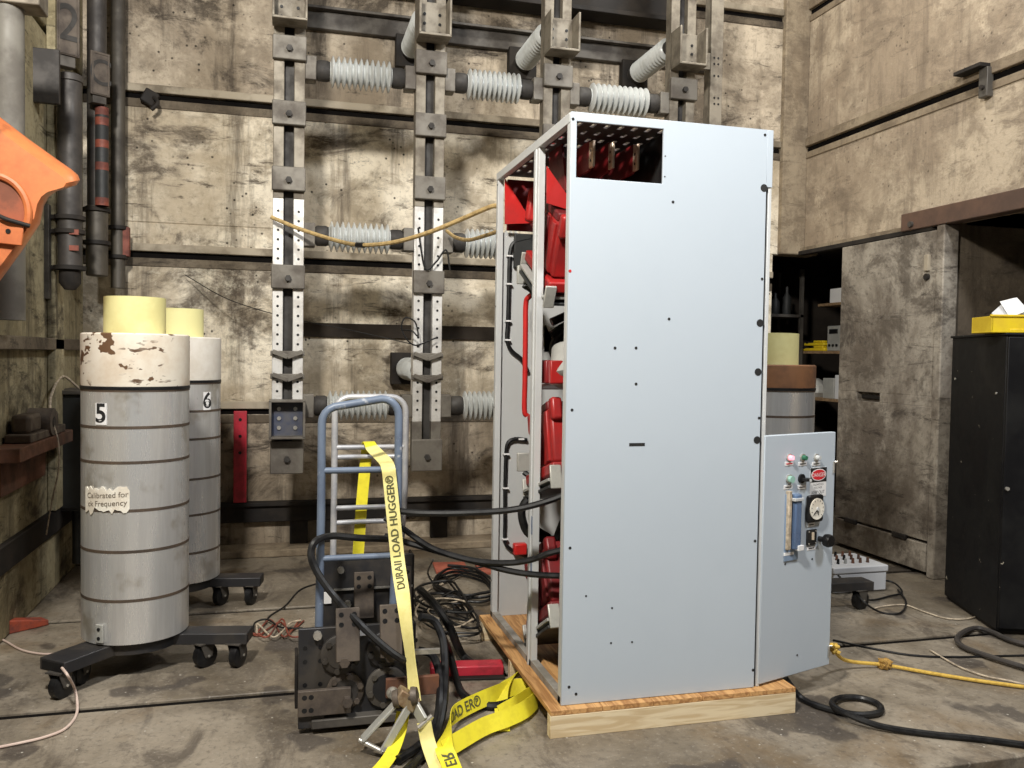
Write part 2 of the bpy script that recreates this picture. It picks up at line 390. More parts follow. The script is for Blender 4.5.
# shelf alcove behind the sliding door, and the open recess to its right
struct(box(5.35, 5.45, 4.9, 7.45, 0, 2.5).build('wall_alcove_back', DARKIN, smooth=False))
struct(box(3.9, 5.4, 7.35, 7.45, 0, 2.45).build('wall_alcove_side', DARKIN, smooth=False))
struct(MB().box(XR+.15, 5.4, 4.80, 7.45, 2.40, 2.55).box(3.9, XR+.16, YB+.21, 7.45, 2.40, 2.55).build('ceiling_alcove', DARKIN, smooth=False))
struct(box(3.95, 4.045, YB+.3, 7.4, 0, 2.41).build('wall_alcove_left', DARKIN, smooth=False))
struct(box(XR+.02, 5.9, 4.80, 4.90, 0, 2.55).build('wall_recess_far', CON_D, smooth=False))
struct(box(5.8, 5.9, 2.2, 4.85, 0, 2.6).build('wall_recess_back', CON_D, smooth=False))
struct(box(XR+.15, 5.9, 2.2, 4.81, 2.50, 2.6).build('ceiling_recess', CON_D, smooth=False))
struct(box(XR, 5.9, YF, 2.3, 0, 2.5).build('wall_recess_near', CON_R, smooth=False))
struct(box(XR-.07, XR+.05, 4.755, 4.826, 0, 2.39).build('trim_2', DOORM, bevel=.008))
# header beam and door track
hb = struct(box(XR-.075, XR+.02, 2.2, 5.17, 2.39, 2.515).build('trim_3', BROWN, bevel=.006))
MB().cyl((XR-.095, 5.06, 2.43), (XR-.07, 5.06, 2.43), .02, n=10).build('bolt', STEEL, hb)
tr = struct(box(XR-.06, XR, 4.88, 6.44, 2.365, 2.40).build('trim_4', SOOT, bevel=.004))
box(XR-.04, XR, 5.17, 6.44, 2.40, 2.43).build('track_lip', CON_C, tr)
# sliding door
dr = struct(MB().box(XR-.065, XR-.005, 4.83, 5.835, .245, 1.165).box(XR-.065, XR-.005, 4.83, 5.835, 1.235, 2.36)
            .box(XR-.065, XR-.005, 4.83, 5.35, 1.165, 1.235).box(XR-.065, XR-.005, 5.615, 5.835, 1.165, 1.235)
            .box(XR-.022, XR-.005, 5.35, 5.615, 1.165, 1.235).build('door_1', DOORM, bevel=.003))
box(XR-.068, XR-.005, 4.84, 5.835, .03, .225).build('kick_panel', DOORM, dr, bevel=.006)
for y in (5.02, 5.56): box(XR-.085, XR-.06, y, y+.14, .215, .25).build('hinge', SOOT, dr, bevel=.004)
box(XR-.045, XR-.02, 5.38, 5.58, 1.185, 1.215).build('handle', SOOT, dr, bevel=.005)
MB().cyl((XR-.085, 4.90, 2.05), (XR-.06, 4.90, 2.05), .022, n=10).build('bolt', SOOT, dr)
box(XR-.085, XR-.06, 4.88, 4.92, 2.09, 2.2).build('strike_plate', LEDGE, dr, bevel=.004)
# left wall
wl = struct(box(XL-.3, XL-.1, YF, YB+.2, 0, 6).build('wall_left', BLACK, smooth=False))
for z0, z1 in ((0, 1.47), (1.52, 3.3), (3.34, 6)):
    box(XL-.12, XL, YF, YB, z0, z1).build('concrete_panel', CON_L, wl, bevel=.01)
struct(box(XL, XL+.05, YF, YB-.05, 1.46, 1.53).build('trim_5', CON_D, bevel=.006))
struct(box(XL, XL+.035, YF, YB-.05, .36, .50).build('trim_6', SOOT, bevel=.006))
# low steel beam along the foot of the back wall
lb = thing('steel_channel_beam', (1.4, 6.45, 0), 'sooty black channel beam running along the foot of the back wall', 'beam')
box(XL+.02, 4.08, 6.43, 6.497, .225, .365).build('beam_web', SOOT, lb, bevel=.006)
box(XL+.02, 4.08, 6.40, 6.497, .345, .372).build('beam_flange', SOOT, lb, bevel=.004)
for x in (-.75, .05, .25, 1.1, 2.2, 3.2):
    box(x, x+.13, 6.44, 6.497, .055, .226).build('beam_foot', SOOT, lb, bevel=.004)
# upper channel rail behind the bus bars
ur = thing('steel_rail', (1.7, 6.45, 3.8), 'long dark grey steel rail on the back wall behind the insulators', 'rail')
box(-.05, 3.45, 6.44, 6.497, 3.83, 3.965).build('rail_web', STEEL, ur, bevel=.005)
box(-.05, 3.45, 6.38, 6.497, 3.955, 3.975).build('rail_flange', STEEL, ur, bevel=.003)
bp = thing('shadow_band', (2.1, 6.42, 4.14), 'dark raised band standing in for a shadow above the rail at the top of the back wall', 'shadow')  # solid dark band added where only a shadow lies on the wall
box(.25, 3.15, 6.35, 6.47, 4.16, 4.85).build('shadow_band_web', SOOT, bp, bevel=.006)
box(.25, 3.15, 6.26, 6.47, 4.13, 4.165).build('shadow_band_flange', SOOT, bp, bevel=.004)
tag(box(.12, 3.0, 6.475, 6.498, 1.585, 1.69).build('dark_strip', DARKIN, bevel=.004), 'dark flat strip on the back wall between the bus columns', 'strip')  # dark band laid as a flat strip across the wall
rb = thing('red_post', onY(6.44, 240, 505), 'narrow red steel post standing against the back wall', 'post')
a = onY(6.44, 240, 505); t_ = onY(6.44, 240, 411)
box(a.x-.045, a.x+.045, 6.41, 6.46, .375, t_.z).build('post_bar', REDB, rb, bevel=.004)
for k in range(3): MB().cyl((a.x, 6.405, t_.z-.06-k*.12), (a.x, 6.412, t_.z-.06-k*.12), .012, n=8).build('bolt_hole', BLK, rb)
hk = thing('wall_hook', onY(6.46, 150, 100), 'black iron hook in the upper groove near the corner pipes', 'hook')
p = onY(6.46, 150, 98)
MB().obox(p, (.10, .06, .10), Matrix.Rotation(.5, 3, 'Y')).build('hook_plate', SOOT, hk, bevel=.01)
MB().tube(cat([p+V((.03, -.03, 0)), p+V((.06, -.07, -.05)), p+V((.02, -.08, -.1))]), .014).build('hook_tip', SOOT, hk)

# ================================================================== BUS COLUMNS
BY = 5.6
def bus_column():
    r = thing('bus_column', (0, 0, 0), '', 'bus column', 'bus columns in front of the back wall')
    for s in (-1, 1):
        x0, x1 = sorted((s*.030, s*.096))
        box(x0, x1, BY, BY+.09, 2.44, 5.4).build('upper_bar', BUSU, r, bevel=.004)
        lo = box(x0, x1, BY, BY+.09, 1.02, 2.44).build('lower_bar', BUSS, r, bevel=.004)
        hm = MB()
        for k in range(22):
            z = 1.10+k*.060
            if 1.29 < z < 1.48 or 1.88 < z < 2.02: continue
            hm.cyl((s*.063, BY-.0015, z), (s*.063, BY+.002, z), .0085, n=8)
        tag(hm.build('bolt_holes', BLK, lo), kind='stuff')
        box(x0, x1, BY, BY+.09, .72, 1.02).build('foot_bar', PLATE, r, bevel=.004)
    box(-.032, .032, BY+.055, BY+.085, .75, 5.4).build('spacer_bar', CAPM, r)
    for z in (4.55, 4.15, 3.375, 2.97, 2.56, 1.945, .80):
        hh = .105 if z == .80 else .075
        pl = box(-.103, .103, BY-.035, BY+.005, z-hh, z+hh).build('clamp_plate', PLATE, r, bevel=.006)
        MB().cyl((0, BY-.06, z-.01), (0, BY-.03, z-.01), .020, n=6).build('bolt', CAPM, pl)
    for z in (1.455, 1.31):
        cl = MB().box(-.105, .105, BY-.02, BY, z-.012, z+.022)
        cl.obox((-.045, BY-.028, z), (.10, .022, .03), Matrix.Rotation(.35, 3, 'Y')).obox((.045, BY-.028, z), (.10, .022, .03), Matrix.Rotation(-.35, 3, 'Y'))
        cl.build('finger_clamp', PLATE, r, bevel=.004)
    # channel shaped bracket
    b = MB()
    b.box(-.105, .105, BY-.03, BY-.015, 3.505, 3.76).box(-.105, -.09, BY-.17, BY-.015, 3.505, 3.76).box(.09, .105, BY-.17, BY-.015, 3.505, 3.76).box(-.105, .105, BY-.17, BY-.015, 3.50, 3.516)
    b.build('channel_bracket', BUSU, r, bevel=.004)
    for sx in (-1, 1):
        for k in range(3): MB().cyl((sx*.05, BY-.036, 3.56+k*.06), (sx*.05, BY-.028, 3.56+k*.06), .010, n=8).build('rivet', BLK, r)
    return r
CX = [.022, .919, 1.79, 2.725]
col0 = bus_column()
labs = ['leftmost bus column, with an open dark box near its foot', 'second bus column from the left, above the hand trucks',
        'third bus column, rising behind the top left corner of the grey cabinet', 'bus column rising behind the middle of the grey cabinet top']
cols = []
for i, x in enumerate(CX):
    c_ = col0 if i == 0 else copy_tree(col0)
    c_.location = (x, 0, 0); c_['label'] = labs[i]; cols.append(c_)
c1 = cols[0]
bx_ = MB().box(c1.location.x-.11, c1.location.x-.095, BY-.13, BY-.005, .93, 1.165).box(c1.location.x+.095, c1.location.x+.11, BY-.13, BY-.005, .93, 1.165)
bx_.box(c1.location.x-.11, c1.location.x+.11, BY-.13, BY-.005, 1.155, 1.17).box(c1.location.x-.11, c1.location.x+.11, BY-.13, BY-.005, .925, .94)
bx_.build('open_box', PLATE, c1, bevel=.003)
box(c1.location.x-.096, c1.location.x+.096, BY-.035, BY-.004, .94, 1.156).build('box_back', pm('navy_steel', (.05, .06, .10), (.09, .09, .10), 8, rough=.5), c1)
for sx in (-1, 1):
    for z in (.99, 1.05, 1.11): MB().cyl((c1.location.x+sx*.05, BY-.045, z), (c1.location.x+sx*.05, BY-.034, z), .013, n=8).build('box_bolt', ZINC, c1)

def shed_profile(n, r0, r1, L):
    p = [(r0, 0)]
    d = L/n
    for i in range(n):
        h = i*d; p += [(r0, h+d*.12), (r1*.97, h+d*.42), (r1, h+d*.52), (r1*.97, h+d*.62), (r0, h+d*.92)]
    return p+[(r0, L)]
def insulator(name, label, group, L, n):
    r = thing(name, (0, 0, 0), label, 'insulator', group)
    box(0, .07, -.055, .055, -.075, .075).build('end_block', PLATE, r, bevel=.005)
    box(L-.07, L, -.055, .055, -.075, .075).build('end_block', PLATE, r, bevel=.005)
    MB().lathe([(.056, .07), (.066, .085), (.066, .14), (.058, .155)], axis=(1, 0, 0), n=24).build('end_cap', CAPM, r)
    MB().lathe([(.058, L-.155), (.066, L-.14), (.066, L-.085), (.056, L-.07)], axis=(1, 0, 0), n=24).build('end_cap', CAPM, r)
    MB().lathe(shed_profile(n, .062, .100, L-.31), (.155, 0, 0), (1, 0, 0), n=32).build('shed_body', PORC, r)
    return r
gap = [(CX[i]+.096, CX[i+1]-.096) for i in range(3)]
ins = [(0, 3.275, 'ribbed insulator between the two leftmost bus columns, highest row'), (1, 3.285, 'ribbed insulator left of the cabinet corner, highest row'),
       (2, 3.275, 'ribbed insulator showing just above the cabinet top'),
       (0, 2.222, 'ribbed insulator behind the sagging tan rope, between the two leftmost columns'), (1, 2.222, 'ribbed insulator half hidden by the cabinet, just below the tan rope'),
       (0, 1.125, 'ribbed insulator seen through the hand truck handles'), (1, 1.125, 'ribbed insulator half hidden by the cabinet, lowest row')]
protos = {}
for g, z, lab in ins:
    L = round(gap[g][1]-gap[g][0], 3)
    if L not in protos: r_ = protos[L] = insulator('ribbed_insulator', lab, 'insulators between the bus columns', L, 11)
    else: r_ = copy_tree(protos[L])
    r_.location = (gap[g][0], BY+.055, z); r_['label'] = lab
# standoff insulators that reach back to the wall
def standoff():
    r = thing('standoff_insulator', (0, 0, 0), '', 'insulator', 'standoffs behind the bus columns')
    MB().cyl((0, 0, 0), (0, .10, 0), .055, n=20).build('end_cap', CAPM, r)
    MB().lathe(shed_profile(12, .055, .083, .56), (0, .10, 0), (0, 1, 0), n=28).build('shed_body', PORC, r)
    MB().cyl((0, .66, 0), (0, .72, 0), .07, n=20).build('end_cap', CAPM, r)
    box(-.11, .11, .72, .80, -.12, .12).build('wall_plate', SOOT, r, bevel=.006)
    return r
so = [(1, 3.66, 'pale standoff insulator behind the second bus column from the left, near the rail'), (2, 3.66, 'pale standoff insulator beside the third bus column at the rail'),
      (3, 3.66, 'pale standoff insulator beside the rightmost bus column at the rail'), (1, 1.36, 'round standoff insulator end low behind the second bus column')]
s0 = standoff()
for k, (i, z, lab) in enumerate(so):
    s_ = s0 if k == 0 else copy_tree(s0)
    s_.location = (CX[i]-(.02 if k != 3 else .03), BY+.09, z+(.07 if k != 3 else 0)); s_['label'] = lab
# perforated strut right of the columns
st = thing('perforated_strut', (3.03, 5.7, 2.2), 'flat perforated steel strut right of the last bus column', 'strut')
px0, px1 = onY(5.68, 711, 60).x, onY(5.68, 723, 60).x
box(px0, px1, 5.68, 5.71, 2.3, 5.4).build('strut_flat', BUSU, st, bevel=.004)
box(px0, px0+.012, 5.70, 5.78, 2.3, 5.4).build('strut_flange', BUSU, st)
for y in (58, 64, 76, 98, 104):
    q = onY(5.68, 716, y)
    for dx in (-.014, .018): MB().cyl((q.x+dx, 5.678, q.z), (q.x+dx, 5.684, q.z), .008, n=8).build('bolt_hole', BLK, st)
q = onY(5.68, 702, 60)
box(CX[3]+.096, px0+.01, 5.69, 5.73, q.z-.06, q.z+.06).build('link_bar', BUSU, st, bevel=.004)

# ================================================================== GREY CABINET
X0, Y0, W, D, Z0, H = 1.049, 3.098, .868, 1.174, .11, 2.29
X1, Y1, Z1 = X0+W, Y0+D, Z0+H
# pallet
pal = thing('pallet', (1.5, 3.7, 0), 'low wooden pallet with plywood deck under the grey cabinet', 'pallet')
PX0, PX1, PY0, PY1 = .995, 2.065, 3.062, 4.30
for k in range(5):
    wd = (PX1-PX0)/5
    box(PX0+k*wd+.001, PX0+(k+1)*wd-.001, PY0, PY1, .088, Z0-.001).build('deck_board', PLY, pal, bevel=.002)
for ya, yb in ((PY0, PY0+.04), (3.66, 3.70), (PY1-.09, PY1-.05)):
    box(PX0+.0, PX1, ya, yb, 0, .088).build('skid', PINE, pal, bevel=.002)
box(PX0+.045, PX0+.085, PY0+.04, PY0+.13, 0, .088).build('skid_block', PINE, pal, bevel=.002)

cab = thing('switchgear_cabinet', (X0+W/2, Y0+D/2, Z0), 'tall light grey switchgear cabinet with open side and red parts inside, on a pallet', 'cabinet')
cx0, cx1, cz0, cz1 = 1.072, 1.432, 2.152, 2.365       # window cut in the front panel
xs = X1-.028
fp = MB()
def wall_with_window(mb, xa, xb, za, zb, y0, y1, wx0, wx1, wz0, wz1):
    o = [(xa, za), (xb, za), (xb, zb), (xa, zb)]; i = [(wx0, wz0), (wx1, wz0), (wx1, wz1), (wx0, wz1)]
    vs = [(x, y0, z) for x, z in o+i]+[(x, y1, z) for x, z in o+i]; fs = []
    for k in range(4):
        j = (k+1) % 4
        fs += [(k, j, 4+j, 4+k), (8+k, 12+k, 12+j, 8+j), (k, 8+k, 8+j, j), (4+k, 4+j, 12+j, 12+k)]
    mb.add(vs, fs)
wall_with_window(fp, X0, xs, Z0, Z1, Y0, Y0+.012, cx0, cx1, cz0, cz1)
FP = fp.build('front_panel', CABG, cab, bevel=.002)
box(xs+.013, X1, Y0+.004, Y0+.06, Z0, 2.165).build('corner_strip', CABE, cab, bevel=.002)
box(xs, X1, Y0, Y0+.06, 2.168, Z1).build('corner_strip', CABG, cab, bevel=.002)
box(xs-.02, xs+.01, Y0+.014, Y0+.05, Z0, 2.166).build('slot_liner', BLK, cab)
def hole(px, py, r, mat=INK, nm='knockout'):
    q = onY(Y0, px, py); MB().cyl((q.x, Y0-.0012, q.z), (q.x, Y0+.003, q.z), r, n=18).build(nm, mat, FP)
for p_ in ((764, 188), (760, 323), (758, 372), (757, 440)): hole(*p_, .0155)
for p_ in ((573, 119), (765, 135), (673, 202), (570, 271), (669, 319), (762, 279), (615, 348), (636, 348), (636, 384), (572, 410), (570, 548), (612, 608), (569, 687), (576, 694), (611, 643), (632, 642), (586, 596), (755, 541), (753, 670), (759, 418)):
    hole(*p_, .0058 if p_ not in ((612, 608), (611, 643), (632, 642), (586, 596)) else .004, RED if p_ == (570, 271) else INK, 'bolt_hole')
q = onY(Y0, 637, 444.5); box(q.x-.033, q.x+.033, Y0-.0012, Y0+.002, q.z-.006, q.z+.006).build('slot', INK, FP)
for zz in (2.25, 2.33):
    MB().cyl((cx1+.008, Y0-.001, zz-.07), (cx1+.008, Y0+.002, zz-.07), .003, n=8).build('screw_hole', INK, FP)
# frame posts of the open left side
YM = 3.52
box(X0, X0+.028, Y0+.012, Y0+.045, Z0, Z1).build('corner_post', CABE, cab, bevel=.002)
mp_ = box(X0, X0+.03, YM, YM+.075, Z0, Z1-.035).build('middle_post', CABE, cab, bevel=.002)
box(X0-.006, X0+.002, YM+.026, YM+.042, Z0, Z1-.04).build('post_rib', CABE, mp_, bevel=.002)
for (pxx, yy) in ((1, 3.555), (2, 3.54)):
    zq = .74 if pxx == 1 else .56
    box(X0-.0015, X0+.005, YM+.004, YM+.03, zq-.05, zq+.03).build('blue_smudge', pm('blue_marker', (.14, .17, .27), (.25, .29, .36), 20, rough=.6), mp_)
box(X0, X0+.03, Y1-.035, Y1, Z0, Z1).build('corner_post', CABE, cab, bevel=.002)
box(X0-.002, X0+.028, Y0+.012, Y1, Z1-.038, Z1).build('top_rail', CABE, cab, bevel=.002)
box(X0, X0+.035, Y0+.012, Y1, Z0, Z0+.03).build('sill_rail', pm('dusty_sill', (.33, .31, .28), (.22, .2, .17), 7, rough=.6), cab, bevel=.002)
for zz in (2.34, 1.72, 1.2, .72, .3):
    MB().cyl((X0-.001, Y1-.018, zz), (X0+.004, Y1-.018, zz), .005, n=8).build('bolt_hole', INK, cab)
# back panel (lower), right side panel, floor-less; slotted roof
box(X0+.03, X1-.01, Y1-.012, Y1, Z0, 2.10).build('back_panel', CABI, cab)
box(X1-.012, X1, Y0+.06, Y1, Z0, Z1-.01).build('side_panel', CABI, cab)
box(X0+.09, X0+.42, Y1-.035, Y1-.013, 1.92, 2.095).build('back_cover', GBOX, cab, bevel=.004)
rf = MB()
nx, ny = 13, 9; ux, uy = (W-.10)/nx, (D-.16)/ny; rx0, ry0 = X0+.05, Y0+.08
zr0, zr1 = Z1-.008, Z1-.001
xsn = [X0+.028]; 
for i in range(nx): xsn += [rx0+i*ux+ux*.34, rx0+i*ux+ux*.66]
xsn += [X1-.001]
for i in range(0, len(xsn), 2): rf.box(xsn[i], xsn[i+1], Y0+.012, Y1, zr0, zr1)
for i in range(1, len(xsn)-1, 2):
    ys = [Y0+.012]
    for j in range(ny): ys += [ry0+j*uy+uy*.28, ry0+j*uy+uy*.72]
    ys += [Y1]
    for j in range(0, len(ys), 2): rf.box(xsn[i], xsn[i+1], ys[j], ys[j+1], zr0, zr1)
rf.build('slotted_roof', pm('shade_dark_roof', (.07, .055, .05), (.05, .04, .037), 4, rough=.7), cab, smooth=False)  # dark colour stands in for the shade under the roof
# insulated bus bars behind the window
for i, xq in enumerate((1.218, 1.303, 1.413)):
    yb_ = 3.30
    br = box(xq-.006, xq+.006, yb_+.045, 4.02, 2.238, 2.362).build('insulated_bus_bar', DRED, cab, bevel=.003)
    box(xq-.006, xq+.006, yb_, yb_+.046, 2.246, 2.354).build('bare_end', COPPER, br, bevel=.003)
    for zz in (2.275, 2.315): MB().cyl((xq-.0075, yb_+.022, zz), (xq-.005, yb_+.022, zz), .006, n=8).build('bolt_hole', BLK, br)
# black barrier wall behind / below the window
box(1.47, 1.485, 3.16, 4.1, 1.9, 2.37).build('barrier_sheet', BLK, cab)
box(1.10, 1.48, 4.245, 4.255, 2.11, 2.37).build('barrier_sheet', DRED, cab)
# red triangular gussets seen through the side
g1 = [onY(4.18, *p_) for p_ in ((505, 178), (529, 223), (505, 224))]
MB().prism([g1[0], g1[1]+V((.02, 0, 0)), g1[2]], (0, .01, 0)).build('gusset', RED, cab)
g2 = [onY(3.46, *p_) for p_ in ((547, 166), (567, 203), (547, 203))]
MB().prism([g2[0], g2[1]+V((.06, 0, -.04)), g2[2]], (0, .01, 0)).build('gusset', RED, cab)
MB().prism([onX(1.16, *p_) for p_ in ((549, 140), (560, 128), (566, 190), (549, 202))], (.008, 0, 0)).build('barrier_sheet', DRED, cab)
q = onY(4.1, 528, 205)
MB().obox(q+V((.03, 0, 0)), (.07, .05, .17), Matrix.Rotation(.12, 3, 'Y')).build('insulating_boot', RED, cab, bevel=.015)
# circuit breakers: red moulded bodies with grey brackets, three tiers
MRED = pm('deep_red_moulding', (.36, .016, .015), (.26, .012, .012), 6, rough=.4)
def breaker(yc, zc, tilt, mats=(MRED, DRED)):
    rt = Matrix.Rotation(tilt, 3, 'X')
    def P(x, y, z): return V((0, yc, zc))+rt @ V((x, y, z))
    for k, xk in enumerate((1.115, 1.33, 1.55)):
        body = MB().obox(P(xk+.08, 0, .03), (.17, .34, .24), rt).build('breaker_body', mats[0], cab, bevel=.012)
        for j in range(3):
            MB().obox(P(xk-.008, -.11+j*.11, .03), (.014, .05, .22), rt).build('rib', mats[1] if j == 1 else mats[0], body, bevel=.004)
        MB().obox(P(xk+.07, 0, -.12), (.19, .42, .05), rt).build('breaker_flange', mats[0], body, bevel=.008)
        MB().obox(P(xk+.07, 0, .165), (.15, .26, .04), rt).build('breaker_top', mats[1], body, bevel=.008)
        MB().obox(P(xk+.02, -.17, .14), (.05, .05, .10), rt).build('terminal', mats[0], body, bevel=.012)
        MB().obox(P(xk+.02, .17, .14), (.05, .05, .10), rt).build('terminal', mats[0], body, bevel=.012)
    for dz in (-.17, -.20):
        MB().obox(P(1.45, 0, dz), (.76, .40, .014), rt).build('mounting_bar', GBOX if dz < -.18 else INSTR, cab, bevel=.003)
    MB().obox(P(1.10, -.215, -.16), (.05, .012, .10), rt).build('mounting_bracket', PLATE_G, cab, bevel=.004)
    MB().obox(P(1.10, .215, -.16), (.05, .012, .10), rt).build('mounting_bracket', PLATE_G, cab, bevel=.004)
PLATE_G = pm('zinc_bracket', (.50, .50, .46), (.40, .40, .37), 12, rough=.45, metal=.3)
breaker(3.62, 1.96, .45)
breaker(3.62, 1.06, -.28)
breaker(3.62, .42, -.5, (DRED, DRED))
MB().obox((1.40, 3.62, 1.34), (.56, .36, .012), Matrix.Rotation(-.12, 3, 'X')).build('tray', DRED, cab)
for k in range(4):
    MB().obox((1.12, 3.45+k*.07, 1.40), (.06, .035, .10), Matrix.Rotation(-.12, 3, 'X')).build('terminal_block', DRED if k % 2 else MRED, cab, bevel=.006)
# potential transformer drum
MB().lathe([(.055, 0), (.075, .01), (.075, .16), (.055, .17)], (1.17, 3.46, 1.36), V((.15, .35, .55)), 28).build('transformer_drum', INSTR, cab)
MB().prism([onY(3.75, *p_) for p_ in ((544, 325), (551, 340), (549, 352), (544, 352))], (.008, 0, 0)).build('deflector', INSTR, cab, bevel=.004)
# added black liner filling the far half so the inside reads dark
box(1.40, 1.415, 3.2, 4.15, .35, 1.9).build('shade_liner', BLK, cab)
# long red conduit rod
tube_pts = cat([onY(3.95, 562, 262), onY(3.95, 545, 283), onY(3.98, 530, 296), onY(4.0, 526, 303), onY(4.0, 525.5, 330), onY(4.0, 525, 380), onY(4.0, 524.5, 410), onY(4.0, 527, 416)], 6)
MB().tube(tube_pts, .013, 10).build('red_rod', RED, cab)
# wiring clipped to the back panel
def run(pts, Y, r, nm='wire_loom', mat=RUBBER):
    return MB().tube(cat([onY(Y, *p_) for p_ in pts], 8), r, 8).build(nm, mat, cab)
l1 = run(((530, 239), (520, 241), (513, 244), (510, 254), (509, 280), (508, 320), (507, 338), (511, 350), (522, 360), (528, 372)), Y1-.025, .011)
l2 = run(((527, 440), (515, 439), (508, 443), (506, 455), (505, 490), (505, 520), (505, 540), (509, 548), (520, 554), (528, 556)), Y1-.025, .010)
for (a_, b_, o_) in ((509.5, 256, l1), (509, 284, l1), (508, 321, l1), (507.5, 340, l1), (506, 454, l2), (505.5, 488, l2), (505, 539, l2), (521, 439, l2)):
    q = onY(Y1-.027, a_, b_); MB().obox(q, (.030, .022, .008)).build('cable_tie', WHITE, o_)
q = onY(Y1-.04, 519, 549); box(q.x-.03, q.x+.04, Y1-.06, Y1-.013, q.z-.03, q.z+.03).build('plug', RED, cab, bevel=.008)
for (xx, yy) in ((518, 275), (518, 462)):
    q = onY(3.98, xx+6, yy); MB().obox(q, (.07, .02, .09)).build('mounting_bracket', PLATE_G, cab, bevel=.004)
    MB().tube(cat([q+V((0, 0, -.05)), q+V((.04, -.03, -.09)), q+V((.06, -.05, -.2))], 5), .014).build('wire_loom', RUBBER, cab)
# loose black cables inside, lower half
for pts in (((528, 492), (515, 505), (514, 520), (522, 535), (545, 540), (562, 535)), ((555, 330), (545, 345), (548, 360), (565, 375)),
            ((540, 560), (548, 540), (556, 520), (566, 505)), ((530, 500), (524, 512), (526, 528), (540, 538)), ((545, 350), (556, 340), (566, 326)), ((543, 322), (552, 318), (566, 312)), ((543, 335), (553, 328), (566, 320))):
    MB().tube(cat([onY(3.72, *p_)+V((.04, 0, 0)) for p_ in pts], 8), .019, 8).build('power_cable', RUBBER, cab)
# --------- hinged control door
DA = V((X1-.005, Y0-.002, 0)); DE = V((2.3475, 3.236, 0)); du = (DE-DA).normalized(); dn = V((du.y, -du.x, 0))
dz0, dz1 = .120, 1.155; DW = (DE-DA).length
def dpt(u, z, o=0): return V((DA.x+du.x*u+dn.x*o, DA.y+du.y*u+dn.y*o, z))
def on_door(px, py):
    d = ray(px, py); t = (DA-EYE).dot(dn)/d.dot(dn); q = EYE+d*t
    return (q-DA).dot(du), q.z
RD = Matrix((du, -dn, V((0, 0, 1)))).transposed()
cd = MB().obox(dpt(DW/2, (dz0+dz1)/2, -.0125), (DW, .025, dz1-dz0), RD).build('control_door', CABG, cab, bevel=.003)
def dbox(px, py, w_, h_, th, nm, mat, par=cd, o=0, bev=.0015, smooth=True):
    u, z = on_door(px, py); return MB().obox(dpt(u, z, o+th/2), (w_, th, h_), RD).build(nm, mat, par, bevel=bev)
def dcyl(px, py, r, th, nm, mat, o=0, r1=None, n=20):
    u, z = on_door(px, py); return MB().cyl(dpt(u, z, o), dpt(u, z, o+th), r, r1, n).build(nm, mat, cd)
for px_, m_ in ((789, LITRED), (802.5, GREEN), (816, CLEAR)):
    dcyl(px_, 457.5, .0165, .006, 'lamp_bezel', ZINC); dcyl(px_, 457.5, .0125, .022, 'pilot_lamp', m_, r1=.009)
    nm = dbox(px_, 463.7, .055, .017, .002, 'name_plate', WHITE)
    u, z = on_door(px_, 463.7)
    MB().obox(dpt(u, z, .0025), (.038, .001, .004), RD).build('name_print', SIGNR if px_ == 789 else INK, nm)
dcyl(789, 479, .020, .006, 'button_ring', ZINC); dcyl(789, 479, .015, .02, 'push_button', TEAL)
dcyl(801, 478.5, .020, .008, 'switch_ring', BLK); dbox(803, 479, .042, .012, .028, 'switch_lever', BLK, o=.006); dcyl(804, 479.5, .007, .036, 'switch_tip', CLEAR)
for px_ in (788, 801.5):
    nm = dbox(px_, 487, .055, .018, .002, 'name_plate', WHITE); u, z = on_door(px_, 487)
    MB().obox(dpt(u, z, .0025), (.036, .001, .004), RD).build('name_print', INK, nm)
# danger sign
sg = dbox(818, 482, .110, .128, .0015, 'danger_sign', WHITE); us, zs = on_door(818, 482)
MB().obox(dpt(us, zs+.032, .002), (.108, .001, .062), RD).build('sign_header', INK, sg)
ov = MB(); ov2 = MB(); nseg = 28
for mbx, kx, kz, oo in ((ov, .050, .026, .0028), (ov2, .046, .022, .0034)):
    mbx.prism([dpt(us+math.cos(2*math.pi*i/nseg)*kx, zs+.032+math.sin(2*math.pi*i/nseg)*kz, oo) for i in range(nseg)], dn*.0004)
ov.build('sign_oval_rim', WHITE, sg, smooth=False); ov2.build('sign_oval', SIGNR, sg, smooth=False)
text('sign_word', 'DANGER', .024, WHITE, sg, dpt(us, zs+.031, .0042), du, (0, 0, 1), .95)
text('sign_words', 'HAZARDOUS', .0125, INK, sg, dpt(us, zs-.011, .0016), du, (0, 0, 1), .95)
text('sign_words', 'VOLTAGE', .0125, INK, sg, dpt(us, zs-.024, .0016), du, (0, 0, 1), .95)
text('sign_words', 'KEEP OUT', .020, INK, sg, dpt(us, zs-.045, .0016), du, (0, 0, 1), .95)
